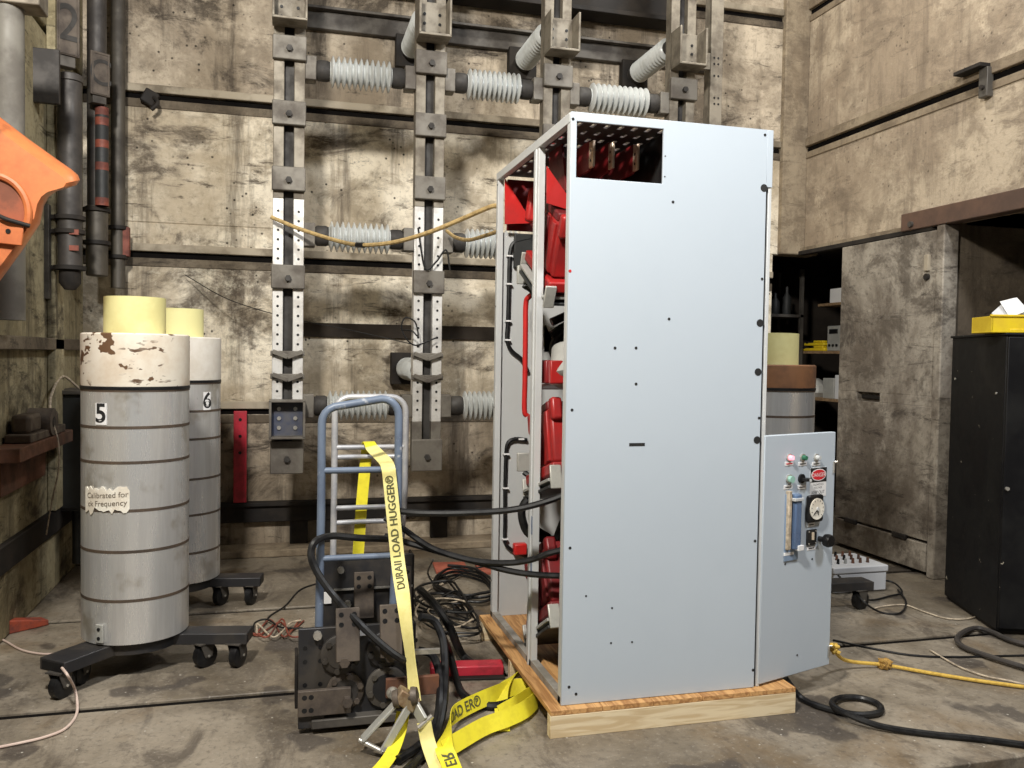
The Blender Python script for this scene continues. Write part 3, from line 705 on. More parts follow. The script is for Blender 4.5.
# round dial gauge
gz = dbox(812.5, 508, .100, .120, .022, 'gauge_case', BLK, bev=.014); ug, zg = on_door(812.5, 508)
MB().cyl(dpt(ug, zg, .022), dpt(ug, zg, .026), .046, n=32).build('gauge_dial', PAPER, gz)
for k in range(11):
    a_ = math.radians(225-27*k); MB().bar(dpt(ug+math.cos(a_)*.034, zg+math.sin(a_)*.034, .0265), dpt(ug+math.cos(a_)*.041, zg+math.sin(a_)*.041, .0265), .0022, .0012).build('tick', INK, gz)
MB().bar(dpt(ug+.006, zg+.004, .028), dpt(ug-.024, zg-.022, .028), .004, .002).build('needle', INK, gz)
MB().bar(dpt(ug, zg, .028), dpt(ug+.004, zg-.026, .028), .0035, .002).build('needle', INK, gz)
MB().cyl(dpt(ug, zg, .026), dpt(ug, zg, .031), .008, n=12).build('hub', CLEAR, gz)
nm = dbox(811, 524.5, .045, .018, .002, 'name_plate', WHITE); u, z = on_door(811, 524.5); MB().obox(dpt(u, z, .0025), (.03, .001, .004), RD).build('name_print', INK, nm)
# sight tube
dbox(791, 527, .085, .285, .006, 'meter_shadow', pm('blue_shadow_plate', (.22, .30, .42), rough=.4))  # blue plate painted as the shadow around the meter
dbox(786.5, 520, .020, .25, .020, 'meter_rail', CREAM, bev=.004)
dbox(793, 521, .040, .235, .03, 'meter_tube', BLUEG, bev=.006)
dbox(793, 498.5, .055, .012, .036, 'meter_cap', CABE)
dbox(794.5, 546.5, .035, .022, .036, 'meter_tag', WHITE)
nm = dbox(788, 553.5, .06, .014, .007, 'name_plate', WHITE)
# key switch with big knob
kz = dbox(810.5, 537, .062, .068, .010, 'key_switch_plate', BLK, bev=.004)
u, z = on_door(810.5, 537)
MB().obox(dpt(u, z+.006, .013), (.010, .006, .032), RD).build('key', CREAM, kz)
for su in (-1, 1):
    for sz in (-1, 1): MB().cyl(dpt(u+su*.023, z+sz*.026, .009), dpt(u+su*.023, z+sz*.026, .012), .004, n=8).build('screw', ZINC, kz)
u, z = on_door(820, 538.5)
MB().lathe([(.012, 0), (.012, .03), (.027, .034), (.029, .05), (.024, .062)], dpt(u-.006, z, 0), dn, 24).build('knob', BLK, cd)
nm = dbox(811, 548, .055, .017, .002, 'name_plate', WHITE); u, z = on_door(811, 548); MB().obox(dpt(u, z, .0025), (.036, .001, .004), RD).build('name_print', INK, nm)
for p_ in ((785, 564), (812, 559), (797, 655)): dcyl(*p_, .004, .002, 'bolt_hole', INK)
for zz in (1.02, .20):
    lt = MB().cyl(dpt(DW-.004, zz, -.01), dpt(DW+.008, zz+.004, .008), .005, n=10).build('latch', ZINC, cd)
    MB().obox(dpt(DW-.012, zz-.02, .004), (.008, .006, .05), RD).build('latch_arm', ZINC, cd)
box(X1-.01, X1+.02, Y0+.08, Y0+.35, .118, .17).build('cable_gland', BLK, cab, bevel=.008)

# ================================================================== CYLINDER STACKS
def stack(name, cx, cy, r, zb, bands, z_top, z_ring, z_tube, rt, label, ringmat, toff=(0, 0), nsub=None):
    t = thing(name, (cx, cy, zb), label, 'cylinder', 'banded cylinder stacks on dollies')
    zs = [zb]+bands+[z_top]
    for i in range(len(zs)-1):
        MB().lathe([(r-.005, zs[i]), (r, zs[i]+.003), (r, zs[i+1]-.009), (r-.005, zs[i+1]-.006)], (cx, cy, 0), n=56).build('drum_segment', ALU, t)
    for z in zs[1:]:
        MB().lathe([(r-.02, z-.010), (r+.0015, z-.0095), (r+.0015, z+.003), (r-.02, z+.004)], (cx, cy, 0), n=56).build('band', ALUB, t)
    MB().lathe([(r-.01, z_top-.002), (r+.004, z_top), (r+.004, z_top+.012), (r, z_top+.014)], (cx, cy, 0), n=56).build('gasket', BLK, t)
    MB().lathe([(r, z_top+.012), (r+.002, z_top+.02), (r+.002, z_ring-.006), (r-.005, z_ring)], (cx, cy, 0), n=56).build('top_ring', ringmat, t)
    MB().lathe([(rt, z_ring-.01), (rt, z_tube), (rt-.015, z_tube+.001), (rt-.016, z_tube-.05)], (cx+toff[0], cy+toff[1], 0), n=48).build('fibre_tube', YTUBE, t)
    return t
def curved_patch(mb, cx, cy, r, a0, a1, z0, z1, edge=None, n=16, th=.002):
    """sheet hugging a cylinder between two azimuths; edge() roughens its outline"""
    vs = []; 
    for i in range(n+1):
        a = a0+(a1-a0)*i/n; e0, e1 = (edge(i) if edge else (0, 0))
        for rr in (r, r+th):
            for z in (z0+e0, z1+e1): vs.append((cx+math.cos(a)*rr, cy+math.sin(a)*rr, z))
    fs = []
    for i in range(n):
        k = i*4; j = k+4
        fs += [(k, k+1, j+1, j), (k+2, j+2, j+3, k+3), (k+1, k+3, j+3, j+1), (k, j, j+2, k+2)]
    fs += [(0, 2, 3, 1), (n*4, n*4+1, n*4+3, n*4+2)]
    mb.add(vs, fs); return mb
def label_number(t, cx, cy, r, px, py, ch, w_, h_, size):
    # find azimuth on the cylinder for this pixel
    d = ray(px, py); ox, oy = EYE.x-cx, EYE.y-cy
    A = d.x**2+d.y**2; B = 2*(ox*d.x+oy*d.y); Cc = ox*ox+oy*oy-r*r; disc = max(B*B-4*A*Cc, 0)
    tt = (-B-math.sqrt(disc))/(2*A); q = EYE+d*tt; az = math.atan2(q.y-cy, q.x-cx)
    if ch:
        cp = curved_patch(MB(), cx, cy, r+.0005, az-w_/2/r, az+w_/2/r, q.z-h_/2, q.z+h_/2).build('number_tag', WHITE, t)
        vs, fs = text_mesh(ch, size, .022)
        MB().add([(cx+math.cos(az+p.x/r)*(r+.0035), cy+math.sin(az+p.x/r)*(r+.0035), q.z+p.y) for p in vs], fs).build('number', INK, cp, smooth=False)
    return az, q
R5 = .229
c5 = onZ(.17, 136, 645); cdir = V((c5.x, c5.y, 0)).normalized(); C5 = V((c5.x, c5.y, 0))+cdir*R5
def z_at(c, r, px, py):
    d = ray(px, py); k = (V((c.x, c.y, 0)).length-r)/math.hypot(d.x, d.y); return CZ+d.z*k
b5 = [z_at(C5, R5, 135, y) for y in (600, 551, 510, 462, 427)]
t5 = stack('cylinder_stack', C5.x, C5.y, R5, .17, b5, z_at(C5, R5, 135, 390), z_at(C5, R5, 135, 333), z_at(C5, .135, 135, 296), .132,
           'tall banded aluminium cylinder stack numbered 5, with chipped white ring and yellow tube', CHIP, (-.005, 0))
label_number(t5, C5.x, C5.y, R5, 101, 414, '5', .055, .094, .115)
az, q = label_number(t5, C5.x, C5.y, R5, 107, 500, None, 0, 0, 0)
random.seed(3)
lab = curved_patch(MB(), C5.x, C5.y, R5+.002, az-.52, az+.42, q.z-.055, q.z+.05, lambda i: (random.uniform(-.016, .02), random.uniform(-.012, .012)), 18, .004).build('torn_label', PAPER, t5)
for (s_, dz, da) in (('Calibrated for', .020, -.02), ('ck Frequency', -.016, -.02)):
    vs, fs = text_mesh(s_, .034)
    MB().add([(C5.x+math.cos(az+da+p.x/R5)*(R5+.0075), C5.y+math.sin(az+da+p.x/R5)*(R5+.0075), q.z+dz+p.y+p.x*.06) for p in vs], fs).build('label_print', pm('brown_ink', (.14, .11, .08), rough=.8), lab, smooth=False)
az, q = label_number(t5, C5.x, C5.y, R5, 101, 633, None, 0, 0, 0)
pt = curved_patch(MB(), C5.x, C5.y, R5+.003, az-.075, az+.075, q.z-.04, q.z+.04, None, 4, .012).build('bracket_plate', PLATE_G, t5, bevel=.002)
for dz in (-.02, .02): MB().cyl((C5.x+math.cos(az)*(R5+.014), C5.y+math.sin(az)*(R5+.014), q.z+dz), (C5.x+math.cos(az)*(R5+.018), C5.y+math.sin(az)*(R5+.018), q.z+dz), .008, n=8).build('bolt_hole', BLK, pt)
# stack 6
q6 = onZ(.17, 178, 586); d6 = V((q6.x, q6.y, 0)).normalized(); C6 = V((q6.x, q6.y, 0))+d6*R5
b6 = [z_at(C6, R5, 200, y) for y in (553, 515, 479, 439, 411)]
t6 = stack('cylinder_stack', C6.x, C6.y, R5, .17, b6, z_at(C6, R5, 200, 383), z_at(C6, R5, 200, 337), z_at(C6, .135, 178, 308), .135,
           'tall banded cylinder stack numbered 6, with plain white ring, half hidden behind stack 5', WHT)
label_number(t6, C6.x, C6.y, R5, 207, 401, '6', .05, .10, .12)
# rusty ringed stack behind the control door
def at_depth(px, py, dd): return EYE+ray(px, py)*dd
q7 = at_depth(774, 360, 4.9); C7 = V((q7.x, q7.y, 0))
b7 = [z_at(C7, R5, 795, y) for y in (520, 475, 440, 417)]
t7 = stack('cylinder_stack', C7.x, C7.y, R5, .17, b7, z_at(C7, R5, 795, 391), z_at(C7, R5, 795, 365), z_at(C7, .135, 785, 333), .135,
           'banded cylinder stack with rusty brown ring, behind the cabinet control door', RUSTR)
# dollies
def caster(t, p, face, r=.056):
    x, y = p.x, p.y; f = V((math.cos(face), math.sin(face), 0)); s = V((-f.y, f.x, 0))
    wc = V((x, y, r))
    fk = MB()
    for k in (-1, 1): fk.prism([wc+s*k*.026+f*.018+V((0, 0, -.004)), wc+s*k*.026-f*.018+V((0, 0, -.004)), wc+s*k*.026-f*.045+V((0, 0, .064)), wc+s*k*.026+f*.03+V((0, 0, .064))], s*k*.004)
    fk.obox(wc+V((0, 0, .062))-f*.008, (.09, .07, .006), rz=face)
    c_ = fk.build('caster_fork', STEEL, t)
    MB().lathe([(r-.012, -.021), (r, -.016), (r, .016), (r-.012, .021)], wc, s, 24).build('wheel', RUBBER, c_)
    MB().cyl(wc-s*.024, wc+s*.024, .016, n=12).build('wheel_hub', STEEL, c_)
    MB().cyl(wc-s*.033, wc+s*.033, .006, n=8).build('axle', ZINC, c_)
def dolly(center, arms, label):
    t = thing('wheeled_dolly', (center.x, center.y, 0), label, 'dolly', 'dollies under the cylinder stacks')
    MB().cyl((center.x, center.y, .118), (center.x, center.y, .168), .20, n=32).build('hub_plate', DKST, t)
    for (ex, ey, wd, cast) in arms:
        e = V((ex, ey, 0)); d = (e-center); L = d.length; ang = math.atan2(d.y, d.x); m_ = center+d*(.55)
        MB().obox((m_.x, m_.y, .141), (L*.9, wd, .052), rz=ang).build('arm', DKST, t, bevel=.004)
        u = d.normalized(); s = V((-u.y, u.x, 0))
        MB().obox((e.x-u.x*.02, e.y-u.y*.02, .141), (.045, wd*.78, .034), rz=ang).build('arm_mouth', BLK, t)
        for (bk, sd, fa) in cast: caster(t, e-u*bk+s*sd, fa)
    return t
e = onZ(.15, 52, 664)
dolly(C5, [(e.x, e.y, .15, [(.03, .02, 1.0), (.17, -.04, 1.25)]), ((q := onZ(.15, 250, 633)).x, q.y, .12, [(.05, -.02, 1.1), (.20, -.02, .7)]), (C5.x-.02, C5.y+.42, .12, [(.06, 0, 1.2)])],
      'dark steel dolly on casters under the stack numbered 5')
q = onZ(.15, 262, 578)
dolly(C6, [(q.x, q.y, .12, [(.06, -.01, 1.2), (.23, -.01, 1.0)]), (C6.x-.1, C6.y+.4, .12, [(.06, 0, 1.2)])], 'dark dolly with one arm showing, under the further stack near the red post')
q = onZ(.15, 868, 582)
dolly(C7, [(q.x, q.y, .12, [(.07, -.03, .2)]), (C7.x-.25, C7.y+.32, .12, [(.06, 0, 1.2)]), (C7.x-.1, C7.y-.38, .12, [(.06, 0, 1.2)])], 'dark steel dolly on casters beside the white knob box')

# ================================================================== HAND TRUCKS
def hand_truck(label, mat, Y, L, Rr, top_l, top_r, bot_l, bot_r, rungs, r, rest, lean=0.0):
    a, b = onY(Y, *bot_l), onY(Y, *bot_r)
    t = thing('hand_truck', ((a.x+b.x)/2, Y, 0), label, 'hand truck', 'pair of hand trucks')
    def P(px, py):
        q = onY(Y, px, py); return V((q.x, Y+lean*(q.z), q.z))
    tl, tr_ = P(*top_l), P(*top_r); rad = .07
    pts = [V((a.x, Y, .11)), P(*bot_l), tl-V((0, 0, rad+.35)), tl-V((0, 0, rad))]
    for k in range(1, 6):
        an = math.pi/2*k/5; pts.append(tl+V((rad-rad*math.cos(an), 0, -rad+rad*math.sin(an))))
    for k in range(0, 6):
        an = math.pi/2*k/5; pts.append(tr_+V((-rad+rad*math.sin(an), 0, -rad+rad*math.cos(an))))
    pts += [tr_-V((0, 0, rad+.35)), P(*bot_r), V((b.x, Y, .11))]
    MB().tube(pts, r, 12).build('frame_tube', mat, t)
    for (y_, bow) in rungs:
        zc = P((top_l[0]+top_r[0])/2, y_).z
        f = (zc-.11)/(tl.z-.11); xl = a.x+(tl.x-a.x)*f; xr = b.x+(tr_.x-b.x)*f; yy = Y+lean*zc
        MB().tube(cat([(xl, yy, zc), (xl+.02, yy-bow*.5, zc), ((xl+xr)/2, yy-bow, zc), (xr-.02, yy-bow*.5, zc), (xr, yy, zc)], 4), [r*1.1]+[r*.8]*15+[r*1.1]*1, 10).build('rung', mat, t)
    MB().box(a.x-.02, b.x+.02, Y-.015, Y+.02, .08, .13).build('axle_bracket', DKST, t, bevel=.004)
    for s, x in ((-1, a.x-.0), (1, b.x+.0)):
        wh = MB().lathe([(.05, -.03), (.095, -.028), (.105, -.015), (.105, .015), (.095, .028), (.05, .03)], (x, Y+.14, .105), (1, 0, 0), 28).build('wheel', RUBBER, t)
        MB().cyl((x-.034, Y+.14, .105), (x+.034, Y+.14, .105), .045, n=16).build('wheel_hub', STEEL, wh)
        MB().bar((x, Y, .12), (x, Y+.14, .105), .03, .02).build('wheel_arm', DKST, t)
    box(a.x+.005, b.x-.005, Y-.14, Y+.0, .008, .022).build('toe_plate', DKST, t)
    return t
hand_truck('blue-grey tubular hand truck with rounded handle, nearer of the pair', BLUE, 3.50, 0, 0, (322, 406), (399, 399), (319, 625), (393, 610), ((470, .0), (557, .0)), .0165, None, .0)
hand_truck('worn white tubular hand truck standing behind the blue-grey one', WTUBE, 3.95, 0, 0, (335, 397), (406, 397), (332, 625), (397, 605), ((447, 0), (457, -.02), (507, 0), (522, -.02)), .0145, None, .0)

# steel contact blocks on the hand trucks
def contact_block(label, Y, xl, xr, zb, zt, depth, full=True):
    t = thing('contact_block', ((xl+xr)/2, Y+depth/2, zb), label, 'contact block', 'steel contact blocks on the hand trucks')
    w_ = xr-xl
    fp = box(xl, xr, Y, Y+.02, zb+.03, zt).build('face_plate', DKST, t, bevel=.003)
    box(xl+.01, xr-.01, Y+.02, Y+depth, zb+.04, zt-.06).build('body', DKST, t, bevel=.006)
    box(xl-.012, xl, Y+.02, Y+depth*.8, zb+.06, zb+(zt-zb)*.72).build('side_plate', SOOT, t, bevel=.004)
    box(xr, xr+.012, Y+.02, Y+depth, zb+.06, zt-.01).build('side_plate', SOOT, t, bevel=.004)
    if full:
        box(xl, xl+.10, Y-.03, Y+.03, zb, zb+.05).build('foot', DKST, t, bevel=.004)
        box(xl+.05, xr-.05, Y-.045, Y+.02, zb, zb+.035).build('base_channel', STEEL, t, bevel=.004)
    def flange(u, z, r, mat, bright=False):
        c_ = V((xl+w_*u, Y, z))
        f = MB().lathe([(r, 0), (r, .014), (r*.92, .018)], c_, (0, -1, 0), 32).build('flange', mat, t)
        MB().cyl(c_-V((0, .018, 0)), c_-V((0, .022, 0)), r*.68, n=28).build('flange_bore', DKST, f)
        for k in range(6):
            a_ = k*math.pi/3+.3; q = c_+V((math.cos(a_)*r*.82, -.018, math.sin(a_)*r*.82))
            MB().cyl(q, q-V((0, .01, 0)), .012, n=6).build('flange_bolt', mat, f)
    def plate(cx_, cz_, wd, hg, yo, nh, mat, lean=0):
        Rm = Matrix.Rotation(lean, 3, 'X')
        c_ = V((cx_, Y-yo, cz_)); pl = MB().obox(c_, (wd, .022, hg), Rm).build('contact_bar', mat, t, bevel=.003)
        for (hx, hz) in nh:
            q = c_+Rm @ V((hx*wd/2, -.0115, hz*hg/2)); q2 = c_+Rm @ V((hx*wd/2, -.008, hz*hg/2))
            MB().cyl(q, q2, .010, n=10).build('bolt_hole', BLK, pl)
        return pl
    def stud(u, z, yo, r=.02):
        MB().cyl((xl+w_*u, Y-yo, z), (xl+w_*u, Y-yo-.03, z), r, n=6).build('stud_bolt', ZINC if r < .019 else BRNS, t)
    h = zt-zb
    four = [(-.55, .75), (.55, .75), (-.55, .38), (.55, .38)]
    if full:
        for (u, z, r, m_) in ((.36, zb+h*.72, .078, DKST), (.74, zb+h*.74, .070, DKST), (.40, zb+h*.34, .072, BRNS), (.76, zb+h*.34, .082, STEEL)): flange(u, z, r, m_)
        plate(xl+w_*.41, zb+h*.96, .090, .20, .055, four, BRNS, -.22); stud(.38, zb+h*.70, .06)
        plate(xl+w_*.78, zb+h*.97, .085, .20, .055, four, BRNS, -.22); stud(.77, zb+h*.72, .06)
        plate(xl+w_*.22, zb+h*.27, .20, .10, .035, [(-.75, .5), (-.5, .5), (-.75, -.5), (-.5, -.5)], BRNS); stud(.41, zb+h*.28, .05)
        plate(xl+w_*.98, zb+h*.36, .21, .075, .040, [], RUST); stud(.80, zb+h*.32, .055, .016)
        MB().cyl((xl+w_*.80, Y-.05, zb+h*.32), (xl+w_*.80, Y-.056, zb+h*.32), .024, n=16).build('washer', ZINC, t)
        for (u, z) in ((.03, .42), (.16, .42), (.03, .80), (.16, .80), (.03, .66), (.16, .66), (.90, .80), (.99, .80), (.90, .52)):
            MB().cyl((xl+w_*u+.012, Y-.001, zb+h*z), (xl+w_*u+.012, Y+.004, zb+h*z), .009, n=10).build('bolt_hole', BLK, fp)
        for (u, z) in ((.16, .985), (.93, 1.0)): MB().cyl((xl+w_*u, Y-.02, zb+h*z-.02), (xl+w_*u, Y, zb+h*z-.02), .017, n=8).build('frame_bolt', ZINC, t)
        box(xl+w_*.50, xl+w_*.58, Y-.012, Y, zb+h*.90, zb+h*.95).build('paper_tag', WHITE, t)
        MB().bar((xr-.03, Y-.02, zb+h*.70), (xr+.10, Y-.03, zb+h*.70), .018, .018).build('tie_rod', ZINC, t)
    else:
        plate(xl+w_*.45, zb+h*.70, .085, .20, .04, four, BRNS, -.15)
        plate(xl+w_*.88, zb+h*.72, .08, .20, .02, four, BRNS, -.15)
        for (u, z) in ((.28, .34), (.45, .3), (.70, .3), (.85, .32), (.28, .62), (.2, .9)): MB().cyl((xl+w_*u, Y-.03, zb+h*z), (xl+w_*u, Y, zb+h*z), .014, n=8).build('stud_bolt', ZINC, t)
        for (u, z) in ((.12, .3), (.12, .12)): MB().cyl((xl+w_*u, Y-.001, zb+h*z), (xl+w_*u, Y+.003, zb+h*z), .009, n=8).build('bolt_hole', BLK, fp)
        box(xl+w_*.02, xl+w_*.10, Y-.01, Y, zb+h*.63, zb+h*.72).build('paper_tag', WHITE, t)
        MB().bar((xl+.05, Y-.012, zb+h*.74), (xr, Y-.012, zb+h*.74), .008, .008).build('tie_rod', ZINC, t)
    return t
pl_, pr_ = onY(3.34, 298, 700), onY(3.34, 413, 700)
contact_block('dark steel contact block with four round flanges, at the front of the hand trucks', 3.34, pl_.x, pr_.x, .023, onY(3.34, 350, 626).z, .14)
pl2, pr2 = onY(3.79, 322, 600), onY(3.79, 412, 600)
contact_block('dark steel contact block between the two hand trucks, partly hidden', 3.79, pl2.x, pr2.x, .023, onY(3.79, 360, 556).z, .13, False)

# ================================================================== STRAPS
def ribbon_path(ctrl, k=10):
    P = cat([c_[0] for c_ in ctrl], k); Wd = cat([c_[1] for c_ in ctrl], k); return P, Wd
def ribbon_text(name, s, size, mat, parent, P, Wd, s0, off, flip=1, vflip=1):
    # lay lettering along a ribbon starting at arc length s0
    cum = [0]
    for i in range(1, len(P)): cum.append(cum[-1]+(P[i]-P[i-1]).length)
    vs, fs = text_mesh(s, size, .015); x0 = min(v.x for v in vs)
    def at(u):
        u = min(max(u, 0), cum[-1]-1e-5); i = max(j for j in range(len(cum)-1) if cum[j] <= u)
        f = (u-cum[i])/(cum[i+1]-cum[i]); return P[i].lerp(P[i+1], f), (P[i+1]-P[i]).normalized(), Wd[i].lerp(Wd[i+1], f)
    out = []
    for v in vs:
        p_, d, w_ = at(s0+flip*(v.x-x0)); w_ = (w_-d*w_.dot(d)).normalized(); n_ = d.cross(w_)
        if n_.dot(EYE-p_) < 0: n_ = -n_
        out.append(p_+w_*v.y*vflip+n_*off)
    return MB().add(out, fs).build(name, mat, parent, smooth=False)
ux_ = V((1, 0, 0))
sp = thing('ratchet_strap', onY(3.2, 410, 700), 'yellow ratchet strap hanging over the hand trucks, printed LOAD HUGGER', 'strap')
ctrl = [(onY(3.985, 358, 556), V((1, 0, 0))), (onY(3.985, 362, 500), V((1, 0, 0))), (onY(3.98, 366, 458), V((1, 0, 0))), (onY(3.95, 368, 442), V((1, .1, 0))),
        (onY(3.82, 373, 449), V((1, 0, .25))), (onY(3.62, 384, 460), V((1, 0, .3))), (onY(3.475, 388, 467), V((1, 0, .12))), (onY(3.465, 390, 482), V((1, 0, .08))), (onY(3.45, 393, 512), V((1, 0, .06))), (onY(3.42, 398, 562), V((1, 0, .08))),
        (onY(3.30, 403, 596), V((1, -.5, .08))), (onY(3.23, 407, 630), V((1, -1.2, .08))), (onY(3.18, 411.5, 668), V((1, -1.8, .05))), (onY(3.10, 415, 703), V((1, -1.2, .1)))]
P_, W_ = ribbon_path(ctrl, 8)
i0 = 30
tail = MB().ribbon(P_[:i0+1], W_[:i0+1], .052, .003).build('webbing_tail', YEL, sp)
band = MB().ribbon(P_[i0:], W_[i0:], .056, .003).build('webbing', YELP, sp)
Pr = P_[i0:][::-1]; Wr = [-w_ for w_ in W_[i0:]][::-1]
segs = [(Pr[i+1]-Pr[i]).length for i in range(len(Pr)-1)]
n_up = len(P_)-1-8*7
s_end = sum(segs[:n_up])
ribbon_text('printed_text', 'DURAII LOAD HUGGER®', .043, TXT, band, Pr, Wr, s_end-.455, .004, 1, 1)
# ratchet
rc = MB()
q = onY(3.10, 402, 698)
rt1 = onY(3.10, 362, 745); rt2 = onY(3.05, 383, 752)
lev = MB().bar(q+V((0, 0, .005)), rt1+V((0, 0, .02)), .05, .012).build('ratchet_lever', PLATE_G, sp, bevel=.003)
MB().bar(q+V((.035, -.03, .0)), rt2, .012, .03).build('ratchet_lever_side', PLATE_G, sp, bevel=.003)
MB().cyl(rt1+V((-.01, 0, .02)), rt2, .010, n=10).build('ratchet_handle', ZINC, sp)
rq = MB().obox(q+V((.015, -.01, 0)), (.085, .06, .055), Matrix.Rotation(.6, 3, 'Y')).build('ratchet_body', pm('rusty_zinc', (.42, .33, .22), (.25, .16, .09), 20, rough=.5, metal=.5), sp, bevel=.006)
MB().lathe([(.03, -.045), (.034, -.03), (.034, -.024), (.018, -.02), (.018, .02), (.034, .024), (.034, .03), (.03, .045)], q+V((.01, -.02, .01)), (1, -.3, .2), 18).build('ratchet_spool', BRNS, sp)
fr = onY(3.02, 424, 722)
MB().bar(q+V((.03, 0, 0)), fr, .014, .05).build('ratchet_frame', PLATE_G, sp, bevel=.003)
MB().cyl(fr+V((-.02, 0, -.02)), fr+V((.03, 0, .02)), .010, n=10).build('ratchet_pin', ZINC, sp)
P2, W2 = ribbon_path([(onY(3.10, 403, 712), V((1, -.4, 0))), (onY(3.08, 399, 735), V((1, -.6, .2))), (onZ(.03, 390, 756), V((1, -.3, 0))), (onZ(.006, 376, 774), V((1, .1, 0)))], 8)
MB().ribbon(P2, W2, .05).build('webbing_tail', YEL, sp)
P3, W3 = ribbon_path([(fr, V((1, -.3, 0))), (onY(3.0, 428, 742), V((1, -.3, 0))), (onZ(.006, 437, 770), V((1, .1, 0))), (onZ(.006, 442, 790), V((1, .1, 0)))], 8)
MB().ribbon(P3, W3, .052).build('webbing_tail', YELP, sp)
# loose strap heaped by the pallet
sf = thing('loose_strap', onZ(0, 480, 730), 'bright yellow webbing strap lying folded on the floor by the pallet corner', 'strap')
fl_ = V((.2, -.75, .75)); 
A_ = [(onZ(.004, 456, 778), V((1, .1, 0))), (onZ(.03, 449, 760), V((1, .2, .2))), (onZ(.06, 444, 746), V((.9, .3, .4))), (onZ(.07, 447, 727), V((.5, .5, .7))), (onZ(.06, 455, 714), V((.1, .5, .9))),
      (onZ(.055, 472, 704), V((0, .4, .9))), (onZ(.05, 495, 694), V((0, .4, .9))), (onZ(.045, 515, 687), V((0, .5, .8))), (onZ(.04, 528, 686), V((0, .6, .7)))]
PA, WA = ribbon_path(A_, 8)
wa = MB().ribbon(PA, WA, .066).build('webbing', YEL, sf)
cumA = [0]
for i in range(1, len(PA)): cumA.append(cumA[-1]+(PA[i]-PA[i-1]).length)
ribbon_text('printed_text', 'LOAD', .056, TXT, wa, PA, WA, cumA[27], .004)
ribbon_text('printed_text', 'ER®', .056, TXT, wa, PA, WA, cumA[37], .004)
ribbon_text('printed_text', 'ER', .056, TXT, wa, PA, WA, cumA[5], .004)
B_ = [(onZ(.05, 444, 750), V((-.1, .5, .8))), (onZ(.05, 462, 739), V((-.1, .5, .8))), (onZ(.05, 485, 726), V((-.1, .5, .8))), (onZ(.05, 507, 718), V((0, .5, .8))), (onZ(.05, 524, 710), V((0, .5, .8))), (onZ(.05, 536, 700), V((0, .3, .9))),
      (onZ(.055, 538, 692), V((.1, -.1, 1))), (onZ(.055, 528, 696), V((.1, .2, .9))), (onZ(.05, 515, 705), V((.1, .4, .9))), (onZ(.04, 500, 714), V((.1, .5, .8)))]
PB, WB_ = ribbon_path(B_, 8); MB().ribbon(PB, WB_, .066).build('webbing', YEL, sf)
C_ = [(onZ(.05, 521, 674), V((.9, .3, .3))), (onZ(.07, 511, 677), V((.9, .2, .4))), (onZ(.055, 503, 688), V((1, 0, .3))), (onZ(.02, 501, 703), V((1, 0, .1))), (onZ(.006, 502, 718), V((1, 0, 0))), (onZ(.005, 503, 731), V((1, 0, 0)))]
PC, WC = ribbon_path(C_, 8); MB().ribbon(PC, WC, .055).build('webbing', YEL, sf)

# ================================================================== CABLES
def cable(name, pts, r, mat, label, cat_='cable', group=None, k=10, n=8):
    o = MB().tube(cat(pts, k), r, n).build(name, mat); return tag(o, label, cat_, group)
def zf(z, *pts): return [onZ(z, *p_) for p_ in pts]
cable('power_cable', [onY(3.49, 399, 511), onY(3.45, 420, 513), onY(3.40, 460, 513), onY(3.36, 510, 510), onY(3.32, 545, 502), onY(3.30, 572, 492)], .0135, RUBBER,
      'uppermost black cable from the hand trucks into the cabinet side', group='cables into the cabinet side')
cable('power_cable', [onY(3.62, 385, 518), onY(3.58, 402, 528), onY(3.52, 432, 548), onY(3.46, 470, 560), onY(3.42, 505, 563), onY(3.38, 530, 560), onY(3.34, 550, 553), onY(3.32, 575, 547)], .0135, RUBBER,
      'black cable sagging from the hand trucks and rising into the cabinet side', group='cables into the cabinet side')
cable('power_cable', [onY(3.62, 385, 536), onY(3.58, 405, 542), onY(3.52, 440, 552), onY(3.46, 480, 563), onY(3.42, 510, 571), onY(3.38, 540, 575), onY(3.34, 575, 576)], .0135, RUBBER,
      'lowest black cable from the hand trucks into the cabinet side', group='cables into the cabinet side')
cable('power_cable', [onY(3.60, 392, 539), onY(3.54, 360, 538), onY(3.50, 332, 536), onY(3.44, 316, 541), onY(3.42, 311, 554), onY(3.40, 317, 572), onY(3.36, 335, 597), onY(3.28, 358, 622), onY(3.24, 380, 643), onY(3.22, 400, 658), onY(3.24, 416, 664)], .0145, RUBBER,
      'black cable looping round the left of the hand truck and across the contact block')
cable('power_cable', [onZ(.30, 420, 590), onZ(.26, 436, 606), onZ(.18, 450, 628), onZ(.10, 457, 645), onZ(.03, 464, 657), onZ(.02, 478, 668)], .020, RUBBER, 'thick black cable dropping to the floor behind the red bar')
cable('power_cable', [onY(3.48, 420, 617), onY(3.50, 434, 621), onY(3.46, 443, 640), onY(3.38, 445, 668), onY(3.26, 444, 700), onZ(.03, 438, 730), onZ(.022, 425, 752), onZ(.022, 405, 772)], .0165, RUBBER,
      'thick black cable hanging down to the right of the contact block', group='thick cables right of the contact block')
cable('power_cable', [onY(3.46, 418, 650), onY(3.44, 432, 655), onY(3.36, 439, 672), onY(3.26, 440, 700), onZ(.03, 435, 726), onZ(.022, 420, 745), onZ(.022, 398, 760)], .0165, RUBBER,
      'thick black cable curving out below the tie rod of the contact block', group='thick cables right of the contact block')
cable('power_cable', [onY(3.50, 436, 622), onZ(.12, 449, 652), onZ(.03, 458, 685), onZ(.02, 468, 698), onZ(.018, 490, 706), onZ(.018, 512, 702)], .017, RUBBER, 'black cable bending along the floor behind the loose strap')
